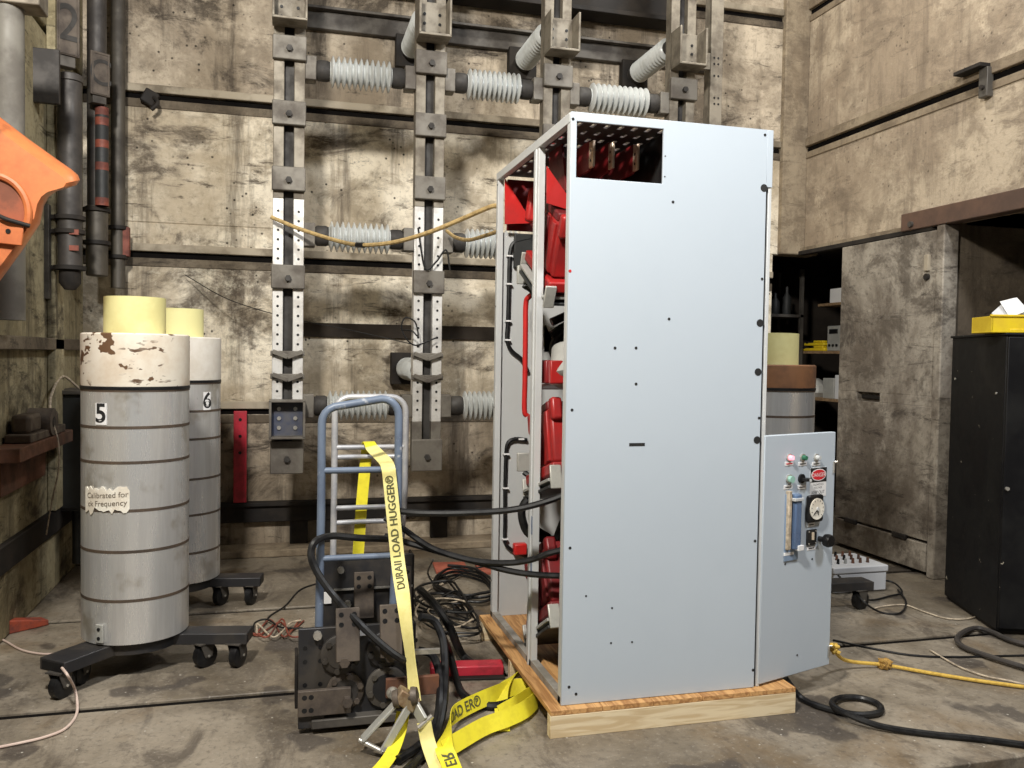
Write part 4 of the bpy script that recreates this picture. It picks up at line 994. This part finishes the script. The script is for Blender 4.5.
cable('floor_cable', [onZ(.10, 785, 678), onZ(.02, 800, 697), onZ(.014, 818, 706), onZ(.014, 840, 712), onZ(.016, 862, 715), onZ(.016, 880, 712), onZ(.016, 878, 704), onZ(.016, 860, 698), onZ(.02, 840, 698), onZ(.03, 832, 704), onZ(.04, 845, 713), onZ(.02, 880, 726), onZ(.014, 930, 734), onZ(.014, 980, 739), onZ(.014, 1040, 747)], .0135, RUBBER,
      'black rubber cable with a single loop, leaving the cabinet along the floor')
cable('floor_cable', zf(.02, (1040, 672), (1010, 663), (985, 655), (964, 647), (957, 640), (962, 633), (976, 628), (992, 632), (1010, 640), (1040, 648)), .0135, GPIPE, 'thick grey cable curving on the floor in front of the black locker')
# rope along the floor
yr = thing('yellow_rope', onZ(0, 885, 665), 'yellow rope with a knot stretched along the floor from the control door', 'rope')
yp = cat([dpt(DW+.005, .21, .005), onZ(.06, 845, 660), onZ(.02, 885, 665), onZ(.012, 930, 673), onZ(.012, 980, 681), onZ(.012, 1040, 689)], 12)
tw = MB(); tw.tube(yp, .0085, 8)
tw.build('rope_run', ROPEY, yr)
random.seed(5); kq = onZ(.025, 885, 664)
kn = MB(); kn.tube([kq+V((math.cos(i*.9)*.024, math.sin(i*1.3)*.02, math.sin(i*.7)*.018)) for i in range(40)], .008, 6); kn.build('rope_knot', pm('dark_rope', (.42, .25, .06), (.25, .14, .04), 60, rough=.85), yr)
k2 = yp[3]; kn = MB(); kn.tube([k2+V((math.cos(i*1.1)*.016, math.sin(i*.8)*.016, math.cos(i*.6)*.016)) for i in range(24)], .008, 6); kn.build('rope_knot', ROPEY, yr)
cable('thin_wire', zf(.006, (833, 640), (870, 648), (910, 655), (950, 657), (1000, 656), (1040, 655)), .0055, BLK, 'thin dark wire crossing the floor right of the control door', 'wire')
cable('braided_cord', zf(.008, (930, 650), (945, 659), (962, 668), (985, 676), (1010, 681), (1040, 688)), .0045, CREAM, 'braided cream cord wandering on the floor beside the yellow rope', 'cord')
cable('braided_cord', zf(.008, (872, 609), (885, 606), (905, 605), (925, 612), (945, 618), (965, 619), (985, 614), (996, 610)), .0045, CREAM, 'braided cream cord running from the white box to the black locker', 'cord')
cable('thin_wire', [onZ(.16, 838, 575), onZ(.10, 852, 590), onZ(.02, 868, 600), onZ(.01, 890, 596), onZ(.02, 902, 592), onZ(.03, 892, 582), onZ(.06, 870, 580), onZ(.10, 852, 584), onZ(.08, 862, 600), onZ(.01, 880, 612), onZ(.01, 900, 613), onZ(.01, 906, 602), onZ(.01, 898, 590)], .006, RUBBER, 'thin black wire looping beside the white knob box', 'wire')
cable('thin_cable', [onZ(.168, 62, 668), onZ(.16, 68, 676), onZ(.05, 75, 690), onZ(.008, 77, 712), onZ(.008, 66, 728), onZ(.008, 45, 737), onZ(.008, 20, 743), onZ(.008, -15, 750)], .0055, WCORD, 'pale pink cord hanging off the dolly arm to the floor', 'cord')
cable('thin_cable', zf(.008, (-15, 632), (5, 641), (22, 650), (45, 654), (70, 652), (90, 650)), .005, WCORD, 'pale cord on the floor left of the stack numbered 5', 'cord')
cable('thin_wire', zf(.006, (262, 628), (270, 616), (285, 606), (300, 590), (318, 583)), .005, BLK, 'thin wire curving on the floor between the dolly and the hand truck', 'wire')
random.seed(11)
for k in range(5):
    pts = [onZ(.012+.006*k, 245+k*4, 632+random.uniform(-6, 4))]
    for j in range(5): pts.append(onZ(.010+.006*k, 258+j*11+random.uniform(-3, 3), 628+random.uniform(-9, 9)))
    cable('thin_wire', pts, .005, [REDT, REDT, BLK, CREAM, REDT][k], 'thin reddish or dark wire in the small tangle left of the contact block', 'wire', 'wire tangle left of the contact block')
# heap of wires between hand truck and cabinet
c_ = onZ(.02, 464, 589)
coil = [V((c_.x+math.cos(a_*.35)*(.17+.012*math.sin(a_)), c_.y+math.sin(a_*.35)*(.33+.02*math.cos(a_*1.7)), .015+.0012*a_)) for a_ in range(0, 60)]
cable('wire_coil', coil, .009, RUBBER, 'round coil of black cable on the floor behind the cabinet cables', 'cable coil', k=2)
for k in range(12):
    c_ = V(onZ(0, random.uniform(440, 486), random.uniform(596, 634))); pts = []
    rx, ry = random.uniform(.12, .26), random.uniform(.16, .34); ph = random.uniform(0, 6)
    for j in range(random.randint(7, 11)):
        x_ = min(c_.x+math.cos(ph+j*.8)*rx*(1-.04*j), .985); pts.append(V((x_, max(c_.y+math.sin(ph+j*.8)*ry, 4.0), .008+.008*k+random.uniform(0, .02))))
    cable('thin_wire', pts, random.choice((.005, .006, .0075)), RUBBER if k % 5 else CREAM, 'thin wire in the loose heap between the hand trucks and the cabinet', 'wire', 'wire heap beside the cabinet', k=5, n=6)
cable('thin_wire', [onY(5.2, 433, 560), onZ(.02, 428, 574), onZ(.01, 440, 584), onZ(.03, 470, 570), onZ(.05, 492, 565)], .006, BLK, 'thin wire rising from the coil towards the red tiles', 'wire')
# red things on the floor
rbp = thing('red_bar', onZ(0, 465, 670), 'crimson painted steel bar lying on the floor beside the pallet', 'steel bar')
a_, b_ = onZ(.05, 430, 665), onZ(.05, 503, 663)
MB().bar(a_-V((0, 0, .02)), b_-V((0, 0, .02)), .085, .05).build('bar_body', REDB, rbp, bevel=.008)
MB().bar(a_-V((0, 0, .045))-V((0, .02, 0)), b_-V((0, 0, .045))-V((0, .02, 0)), .11, .012).build('bar_foot', SOOT, rbp, bevel=.003)
for pa, lab in (((436, 571), 'red clay tile on the floor left of the cabinet back corner, fully visible'), ((480, 572), 'red clay tile partly hidden behind the cabinet back post')):
    q = onZ(.02, *pa); MBt = MB().prism([q, q+V((.22, -.03, 0)), q+V((.24, .22, 0)), q+V((.02, .25, 0))], (0, 0, -.02))
    tag(MBt.build('clay_tile', MATR, bevel=.004), lab, 'tile', 'red tiles on the floor')
# sagging rope between column and cabinet
cable('tan_rope', [onY(5.55, 271, 217), onY(5.5, 300, 229), onY(5.3, 338, 241), onY(5.0, 362, 245), onY(4.8, 395, 242), onY(4.6, 430, 232), onY(4.45, 462, 219), onY(4.30, 490, 207), onY(4.285, 499, 206)], .0125, ROPE, 'tan rope sagging from the leftmost bus column to the cabinet', 'rope')
cable('tan_rope', [onY(5.52, 447, 231), onY(5.3, 455, 237), onY(5.0, 468, 240), onY(4.6, 484, 236), onY(4.285, 499, 231)], .0115, ROPE, 'short tan rope between the second column and the cabinet post', 'rope')
MB_ = MB().cyl(onY(5.05, 357, 245), onY(4.98, 364, 245.2), .016, n=10).build('rope_clip', BLK); tag(MB_, 'black clip on the sagging tan rope', 'clip')
cable('thin_wire', [onY(5.56, 418, 228), onY(5.55, 425, 268), onY(5.55, 436, 262), onY(5.55, 446, 250), onY(5.55, 450, 270)], .006, BLK, 'black wire tied round the second bus column near the tan rope', 'wire')
cable('thin_wire', [onY(5.56, 403, 330), onY(5.5, 412, 331), onY(5.5, 418, 336), onY(5.5, 415, 322), onY(5.5, 405, 318), onY(5.5, 402, 330), onY(5.5, 414, 345), onY(5.55, 436, 338)], .005, BLK, 'thin wire loop low on the second bus column', 'wire')
cable('thin_wire', [onY(6.44, 185, 275), onY(6.2, 230, 300), onY(6.0, 290, 318), onY(5.8, 350, 330), onY(5.58, 420, 346)], .003, BLK, 'hair-thin wire slanting across the back wall to the second column', 'wire')

# ================================================================== LEFT WALL THINGS
def vpipe(name, Y, px, r, ytop, ybot, mat, label, wallz=None):
    a_ = onY(Y, px, ytop); b_ = onY(Y, px, ybot)
    zt = 5.5 if ytop <= 0 else a_.z
    t = thing(name, (b_.x, Y, b_.z), label, 'pipe', 'pipes in the left corner'); 
    MB().cyl((b_.x, Y, b_.z), (b_.x, Y, zt), r, n=24).build('pipe_run', mat, t)
    return t, b_.x, a_, b_
def clampring(t, x, Y, z, r, mat=SOOT, wall='x'):
    c_ = MB().lathe([(r, -.014), (r+.018, -.012), (r+.018, .012), (r, .014)], (x, Y, z), n=24).build('pipe_clamp', mat, t)
    if wall == 'x': MB().box(XL+.006, x-r*.5, Y-.02, Y+.02, z-.012, z+.012).build('clamp_arm', mat, c_)
    else: MB().box(x-.02, x+.02, Y+r*.5, YB-.024, z-.012, z+.012).build('clamp_arm', mat, c_)
# corner strip where left and back wall meet, filled with conduit
t, x, a_, b_ = vpipe('conduit', 6.35, 118, .046, 0, 288, GPIPE2, 'slim dark conduit nearest the back wall, ending above the yellow tube of stack 5')
for y_ in (228, 257): clampring(t, x, 6.35, onY(6.35, 118, y_).z, .046, wall='y')
q = onY(6.35, 126, 242); box(q.x-.02, q.x+.025, 6.32, 6.37, q.z-.10, q.z+.10).build('red_tag', REDT, t, bevel=.004)
t, x, a_, b_ = vpipe('conduit', 6.05, 97, .058, 0, 276, GPIPE, 'dark conduit with a striped red sleeve')
z_a, z_b = onY(6.05, 96, 206).z, onY(6.05, 96, 276).z
MB().lathe([(.058, z_b), (.066, z_b+.005), (.066, z_a-.005), (.058, z_a)], (x, 6.05, 0), n=24).build('sleeve', GPIPE2, t)
for y_ in (210, 243): clampring(t, x, 6.05, onY(6.05, 96, y_).z, .064)
xs_ = onY(5.98, 102, 160).x; z_a, z_b = onY(5.98, 102, 113).z, onY(5.98, 102, 206).z
sl = MB().cyl((xs_, 5.98, z_b), (xs_, 5.98, z_a), .040, n=20).build('side_sleeve', GBOX, t)
for f in (.0, .38, .62, .86, .97):
    z_ = z_b+(z_a-z_b)*f; MB().cyl((xs_, 5.98, z_), (xs_, 5.98, z_+.05), .0412, n=20).build('stripe', REDT, sl)
def tagplate(px, py, w_, h_, Y, ch, label):
    q = onY(Y, px, py); t = thing('tag_plate', q, label, 'plate', 'tag plates on the left pipes')
    n_ = V((.55, -.83, 0)).normalized(); u = V((.83, .55, 0)).normalized(); Rm = Matrix((u, -n_, V((0, 0, 1)))).transposed()
    pl = MB().obox(q, (w_, .015, h_), Rm).build('plate_blank', BRNS, t, bevel=.004)
    for sx in (-1, 1): MB().obox(q+n_*.009+u*sx*(w_/2-.012), (.008, .006, h_-.02), Rm).build('plate_rim', BRNS, pl)
    for sz in (-1, 1): MB().obox(q+n_*.009+V((0, 0, sz*(h_/2-.012))), (w_-.02, .006, .008), Rm).build('plate_rim', BRNS, pl)
    text('plate_character', ch, h_*.85, CAPM, pl, q+n_*.011, u, (0, 0, 1), .9)
    MB().obox(q-n_*.04-V((0, 0, h_*.5)), (w_*.7, .07, h_*.35), Rm).build('plate_bracket', STEEL, t, bevel=.004)
    return t
tagplate(68, 25, .13, .36, 5.62, '2', 'tall oblong tag plate with an embossed figure, on the leftmost of the pipe plates')
tagplate(100, 74, .12, .27, 5.9, 'C', 'small oblong tag plate with an embossed curve, on the sleeved conduit')
t, x, a_, b_ = vpipe('standpipe', 5.55, 70, .066, 76, 266, GPIPE, 'thick grey-purple standpipe with clamps, behind the orange cover tip')
MB().lathe([(.066, a_.z-.04), (.073, a_.z-.035), (.073, a_.z), (.05, a_.z+.012)], (x, 5.55, 0), n=28).build('pipe_cap', GPIPE, t)
for y_, r_ in ((218, .066), (232, .066), (268, .069)): clampring(t, x, 5.55, onY(5.55, 70, y_).z, r_)
MB().lathe([(.03, b_.z-.14), (.06, b_.z-.10), (.06, b_.z)], (x, 5.55, 0), n=20).build('pipe_nozzle', SOOT, t)
for y_ in (232, 248):
    q = onY(5.482, 74, y_); MB().obox(q, (.05, .012, .03)).build('red_mark', REDT, t)
box(x-.16, x-.10, 5.5, 5.62, b_.z-.2, b_.z+.35).build('pipe_bracket', STEEL, t, bevel=.004)
t, x, a_, b_ = vpipe('standpipe', 4.5, 9, .066, 8, 150, PPOST, 'pale grey standpipe at the left edge above the orange cover')
MB().cyl((x, 4.5, 1.6), (x, 4.5, b_.z+.01), .066, n=24).build('pipe_run', PPOST, t)
box(XL+.005, x+.15, 4.42, 4.58, a_.z, a_.z+.10).build('cap_plate', BUSU, t, bevel=.006)
clampring(t, x, 4.5, 2.2, .066)
q = onY(5.3, 43, 76); eb = thing('junction_box', (q.x, 5.3, q.z-.15), 'blank grey junction plate on the left wall beside the thick standpipe', 'junction box')
MB().obox(q, (.17, .03, .30)).build('box_cover', GPIPE, eb, bevel=.004)
box(XL, q.x+.05, 5.31, 5.40, q.z-.13, q.z+.13).build('box_body', STEEL, eb, bevel=.006)
struct(box(XL+.001, XL+.05, 5.55, 5.75, .505, 5.5).build('trim_7', CON_L, bevel=.006))
# orange cover
oc = thing('orange_cover', onY(3.7, -20, 280), 'orange plastic insulating cover with a pointed nose jutting from the left wall', 'cover')
sil = [(-110, 40), (0, 117), (30, 140), (58, 160), (71, 169), (78, 175), (80, 180), (77, 185), (68, 188), (57, 191), (49, 197), (44, 206), (40, 224), (22, 251), (0, 281), (-110, 400)]
def ring(Y, s, cen=(10, 195), pull=0):
    out = []
    c3 = onY(3.7, *cen)
    for p_ in sil:
        q = onY(Y, cen[0]+(p_[0]-cen[0])*s, cen[1]+(p_[1]-cen[1])*s); q.x = max(q.x, XL+.001); out.append(V((q.x-pull, Y, q.z)))
    return out
rings = [ring(3.60, .80), ring(3.62, .90), ring(3.66, .97), ring(3.72, 1.0), ring(3.95, 1.0), ring(4.02, .95), ring(4.05, .85)]
# ridge: shift front rings of the nose downwards so the top face shows a crease
mbo = MB(); n = len(sil); vs = [p_ for r_ in rings for p_ in r_]; fs = []
for j in range(len(rings)-1):
    for i in range(n): fs.append((j*n+i, j*n+(i+1) % n, (j+1)*n+(i+1) % n, (j+1)*n+i))
fs += [tuple(range(n))[::-1], tuple(range((len(rings)-1)*n, len(rings)*n))]
mbo.add(vs, fs); ob = mbo.build('cover_shell', ORANGE, oc)
# hollow with a curled lip, a flap and bolts on the face
q = onY(3.60, -6, 212)
MB().lathe([(.0, 0), (.085, .0), (.10, -.012), (.115, -.012), (.12, .004)], q+V((0, -.004, 0)), (0, -1, 0), 32).build('hollow', DORANGE, ob)  # hollow drawn as a disc of darker orange
MB().tube([q+V((math.cos(a_*.1)*.118, -.01, math.sin(a_*.1)*.135)) for a_ in range(-3, 22)], .014, 8).build('curled_lip', ORANGE, ob)
q = onY(3.585, 4, 232); MB().obox(q, (.13, .012, .09), Matrix.Rotation(.08, 3, 'Y')).build('flap', ORANGE, ob, bevel=.004)
q = onY(3.575, 8, 231); MB().cyl(q, q+V((0, .012, 0)), .009, n=10).build('flap_hole', BLK, ob)
MB().tube(cat([onY(3.57, -5, 214), onY(3.565, 6, 219), onY(3.57, 16, 222), onY(3.58, 30, 226)], 5), .008).build('fastener_pin', SOOT, ob)
# rusty shelf with bearing block
rs = thing('rusty_shelf', onX(XL, 20, 448), 'rusty steel shelf bracket on the left wall beside the grey box', 'shelf')
q = onX(XL+.12, 0, 440)
box(XL, XL+.14, 4.5, 5.55, .92, .99).build('shelf_board', RUST, rs, bevel=.005)
box(XL, XL+.03, 4.6, 5.4, .74, .92).build('shelf_bracket', RUST, rs, bevel=.004)
bb = thing('bearing_block', (XL+.08, 5.0, .99), 'dark cast bearing block with a round hub on the rusty shelf', 'bearing')
box(XL+.01, XL+.13, 4.72, 5.42, .991, 1.035).build('block_base', BRNS, bb, bevel=.006)
MB().cyl((XL+.02, 5.12, 1.07), (XL+.14, 5.12, 1.07), .075, n=24).build('hub', BRNS, bb)
MB().cyl((XL+.138, 5.12, 1.07), (XL+.143, 5.12, 1.07), .028, n=16).build('bore', BLK, bb)
box(XL+.02, XL+.11, 4.78, 5.0, 1.03, 1.13).build('block_cap', BRNS, bb, bevel=.02)
box(XL+.02, XL+.11, 5.22, 5.36, 1.03, 1.12).build('block_cap', BRNS, bb, bevel=.02)
cable('thin_cable', [V((XL+.14, 5.12, 1.05)), V((XL+.155, 5.15, .95)), V((XL+.15, 5.17, .8)), V((XL+.12, 5.15, .62)), V((XL+.10, 5.12, .45))], .004, CREAM, 'thin string dangling from the bearing block on the left wall', 'cord')
gb = thing('wall_box', onX(XL, 66, 495), 'dark grey electrical box on the left wall behind stack 5', 'electrical box')
box(XL+.0, XL+.20, 5.72, 6.12, .47, 1.19).build('box_body', GBOX, gb, bevel=.008)
box(XL+.03, XL+.22, 5.705, 5.722, .49, 1.17).build('box_door', GBOX, gb, bevel=.005)
box(XL-.0, XL+.23, 5.69, 6.14, 1.19, 1.215).build('box_lid', STEEL, gb, bevel=.004)
MB().cyl((XL+.1, 5.85, .12), (XL+.1, 5.85, .48), .03, n=14).build('conduit_stub', GBOX, gb)
cable('thin_wire', [V((XL+.1, 5.9, 1.22)), V((XL+.05, 5.7, 1.3)), V((XL+.06, 5.4, 1.2)), V((XL+.1, 5.2, 1.1))], .008, CREAM, 'thin pale cord between the grey wall box and the bearing block', 'wire')
rg = onZ(.02, 14, 627)
rd = thing('red_wedge', (rg.x, rg.y, 0), 'small red wedge on the floor at the left wall', 'wedge')
MB().prism([rg+V((-.12, -.05, -.02)), rg+V((.10, .12, -.02)), rg+V((.10, .12, .01)), rg+V((-.12, -.05, .07))], (.05, -.06, 0)).build('wedge_body', pm('orange_red', (.32, .06, .03), (.14, .04, .03), 12, rough=.6), rd, bevel=.006)

# ================================================================== RIGHT SIDE THINGS
wbk = thing('wall_bracket', onX(XR, 980, 90), 'small dark angle bracket on the right wall groove', 'bracket')
q1, q2 = onX(XR, 966, 70), onX(XR, 990, 80)
box(XR-.10, XR, q2.y-.02, q1.y, 3.335, 3.36).build('bracket_arm', SOOT, wbk, bevel=.003)
box(XR-.05, XR, q2.y-.03, q2.y+.04, 3.15, 3.335).build('bracket_leg', STEEL, wbk, bevel=.004)
MB().cyl((XR-.07, q2.y, 3.21), (XR-.05, q2.y, 3.21), .015, n=8).build('bolt', SOOT, wbk)
# black locker
A = onZ(0, 996, 635); Bq = onZ(0, 943, 598); A.z = Bq.z = 0
dl = (Bq-A); dd = dl.length; dl.normalize(); rr_ = V((dl.y, -dl.x, 0))
d_ = ray(996, 333); zt = CZ+d_.z*(math.hypot(A.x, A.y)/math.hypot(d_.x, d_.y))
lk = thing('black_locker', A+dl*dd/2+rr_*.25, 'black steel locker with chipped paint under the yellow box', 'locker')
RL = Matrix((rr_, dl, V((0, 0, 1)))).transposed(); LW = .50
cL = A+dl*(dd/2+.006)+rr_*(LW/2+.004)
MB().obox(cL+V((0, 0, (zt-.01)/2+.01)), (LW-.004, dd-.012, zt-.03), RL).build('locker_body', BLKCAB, lk, bevel=.006)
MB().obox(cL+V((0, 0, .01)), (LW-.03, dd-.04, .02), RL).build('plinth', SOOT, lk)
MB().obox(A+rr_*(LW/2)+V((0, 0, zt/2+.01))-dl*.008, (LW-.01, .018, zt-.06), RL).build('locker_door', BLKCAB, lk, bevel=.004)
MB().obox(cL+V((0, 0, zt-.006)), (LW+.012, dd+.012, .014), RL).build('locker_top', BLKCAB, lk, bevel=.003)
for fr_, z_ in ((.12, zt*.80), (.88, zt*.84)):
    q = A+dl*dd*fr_-rr_*.001; MB().cyl(q+V((0, 0, z_)), q+V((0, 0, z_))-rr_*.006, .007, n=10).build('rivet', ZINC, lk)
q = A+rr_*.02-dl*.018; MB().cyl(q+V((0, 0, zt*.49)), q+V((0, 0, zt*.49))-dl*.015, .010, n=12).build('door_knob', ZINC, lk)
yb_ = A+dl*.14+rr_*.10; yb_.z = zt+.001
yx = thing('yellow_tray', yb_, 'yellow plastic tray of papers on top of the black locker', 'tray')
TR = Matrix.Rotation(-.35, 3, 'Z')
def ypt(x, y, z): return yb_+TR @ V((x, y, z))
for (c_, s_) in (((.0, 0, .006), (.34, .24, .008)), ((-.165, 0, .048), (.008, .24, .085)), ((.165, 0, .048), (.008, .24, .085)), ((0, -.116, .048), (.34, .008, .085)), ((0, .116, .048), (.34, .008, .085))):
    MB().obox(ypt(*c_), s_, TR).build('tray_wall', YBOX, yx, bevel=.002)
MB().obox(ypt(0, -.122, .092), (.36, .015, .012), TR).build('tray_rim', YBOX, yx, bevel=.003)
pp = tag(MB().prism([ypt(-.10, -.09, .06), ypt(.14, -.09, .08), ypt(.15, .08, .10), ypt(-.02, .09, .17), ypt(-.11, .02, .11)], (0, 0, .003)).build('crumpled_paper', GREYP, smooth=False), 'crumpled grey-white paper bag sticking out of the yellow tray', 'paper')
p2 = tag(MB().prism([ypt(-.06, -.08, .085), ypt(.02, -.085, .12), ypt(.02, .05, .20), ypt(-.05, .06, .18)], (.02, 0, .003)).build('folded_paper', WHITE, smooth=False), 'folded white sheet standing up in the yellow tray', 'paper')
tag(MB().obox(A+rr_*.07+dl*.03+V((0, 0, zt+.013)), (.09, .03, .022), RL).build('yellow_marker', YBOX, bevel=.004), 'small yellow object at the locker top front edge', 'marker')
# white enclosure with knobs
wx0, wx1, wy0, wy1 = 3.34, 3.745, 4.585, 4.93
we = thing('knob_box', ((wx0+wx1)/2, (wy0+wy1)/2, 0), 'white plastic enclosure with rows of small knobs on its lid, on the floor', 'enclosure')
box(wx0+.008, wx1-.008, wy0+.008, wy1-.008, .004, .125).build('box_body', GREYP, we, bevel=.008)
box(wx0, wx1, wy0, wy1, .125, .168).build('lid', GREYP, we, bevel=.008)
for i in range(6):
    for j in range(3):
        x_, y_ = wx0+.04+i*.055, wy0+.09+j*.09
        MB().cyl((x_, y_, .168), (x_, y_, .20), .010, .008, 10).build('knob', [BLK, BLK, INSTR, RUST][(i+j) % 4] if i < 4 else RUST, we)
# shelf alcove contents
def shelf(z, Xs, y0, y1, label):
    t = thing('alcove_shelf', (Xs+.15, (y0+y1)/2, z-.02), label, 'shelf', 'shelves in the alcove')
    box(Xs, 5.35, y0, y1, z-.022, z).build('shelf_board', PLYD, t)
    for y_ in (y0+.03, y1-.05): box(5.32, 5.349, y_, y_+.02, z-.10, z-.022).build('shelf_bracket', SOOT, t)
PLYD = wood('dusty_plywood', (.30, .20, .11), (.19, .12, .065), (3, 12, 12))
XS = 4.62
zt1, zt2, zt3 = onX(XS, 830, 303).z, onX(XS, 830, 351).z, onX(XS, 830, 399).z
ya_, yb2 = 5.93, onX(XS, 818, 303).y
shelf(zt1, XS, 5.60, yb2, 'short brown shelf in the alcove holding the white carton')
shelf(zt2, XS, 5.60, onX(XS, 800, 351).y, 'brown alcove shelf holding the yellow clamps and grey meter')
shelf(zt3, XS, 5.60, 7.0, 'lowest visible alcove shelf holding the grey boxes')
def alcove_box(name, x0, x1, ytop, base, depth, mat, label, cat_, bev=.004):
    a_, b_ = onX(XS+.03, x0, ytop), onX(XS+.03, x1, ytop)
    return tag(box(XS+.03, XS+.03+depth, b_.y, a_.y, base+.001, a_.z).build(name, mat, bevel=bev), label, cat_)
alcove_box('white_carton', 830, 842, 289, zt1, .15, WHITE, 'small white carton on the upper alcove shelf', 'carton')
a_, b_ = onX(XS+.03, 827.5, 326), onX(XS+.03, 843, 326)
im = thing('bench_meter', (XS+.1, (a_.y+b_.y)/2, zt2), 'grey bench meter with a dark display on the alcove shelf', 'meter')
box(XS+.03, XS+.25, b_.y, a_.y, zt2+.001, a_.z).build('meter_case', INSTR, im, bevel=.006)
box(XS+.026, XS+.031, b_.y+.07, a_.y-.03, a_.z-.07, a_.z-.03).build('display', BLK, im)
for k in range(3): MB().cyl((XS+.02, a_.y-.04-k*.05, zt2+.05), (XS+.031, a_.y-.04-k*.05, zt2+.05), .012, n=12).build('knob', BLK, im)
for k, (xa, xb, yt, lab) in enumerate(((803, 826, 346, 'lower yellow clamp on the alcove shelf'), (806, 826, 338.5, 'yellow clamp stacked on another on the alcove shelf'))):
    a_, b_ = onX(XS+.04, xa, yt), onX(XS+.04, xb, yt); z0_ = zt2+.001+k*.048
    yc = thing('yellow_clamp', (XS+.06, (a_.y+b_.y)/2, z0_), lab, 'clamp', 'yellow clamps')
    MB().box(XS+.02, XS+.07, b_.y, a_.y, z0_, z0_+.026).build('clamp_jaw', YBOX, yc, bevel=.006)
    MB().box(XS+.02, XS+.07, b_.y+.02, b_.y+.16, z0_+.026, z0_+.046).build('clamp_handle', YBOX, yc, bevel=.006)
    MB().cyl((XS+.015, a_.y-.05, z0_+.03), (XS+.075, a_.y-.05, z0_+.03), .012, n=10).build('pivot', BLK, yc)
alcove_box('grey_carton', 823, 834, 378, zt3, .16, INSTR, 'grey carton on the lowest alcove shelf, left of its neighbour', 'carton')
alcove_box('grey_carton', 835, 843, 375, zt3, .16, GREYP, 'paler grey carton beside the door on the lowest alcove shelf', 'carton')
a_ = onX(XS+.06, 822, 366)
bgm = MB().lathe([(.08, 0), (.11, .04), (.10, .10), (.05, .15), (.02, .17)], (XS+.14, 6.86, zt3+.001), n=14); tag(bgm.build('plastic_bag', INSTR, smooth=False), 'crumpled grey plastic bag on the lowest alcove shelf', 'bag')
fr_t = thing('storage_rack', (4.4, 7.1, 0), 'dark steel storage rack in the alcove against the far side', 'rack')
for x_ in (4.06, 4.57):
    for y_ in (6.86, 7.24): box(x_, x_+.03, y_, y_+.03, 0, 2.30).build('rack_upright', STEEL, fr_t)
for z_ in (.9, 1.35, 1.86): box(4.06, 4.60, 6.86, 7.27, z_, z_+.025).build('rack_shelf', STEEL, fr_t)
for x_, h_, lab in ((4.50, .26, 'taller dark bottle on the alcove rack'), (4.38, .2, 'short dark bottle left of the taller one on the alcove rack')):
    tag(MB().lathe([(.035, 0), (.04, .01), (.04, h_*.6), (.014, h_*.78), (.014, h_)], (x_, 6.98, 1.886), n=16).build('dark_bottle', GBOX), lab, 'bottle', 'bottles on the alcove rack')
tag(MB().lathe([(.05, 0), (.06, .01), (.06, .13), (.045, .15)], (4.50, 6.98, 1.376), n=16).build('dark_can', SOOT), 'dark can on the alcove rack behind the yellow tube', 'can')
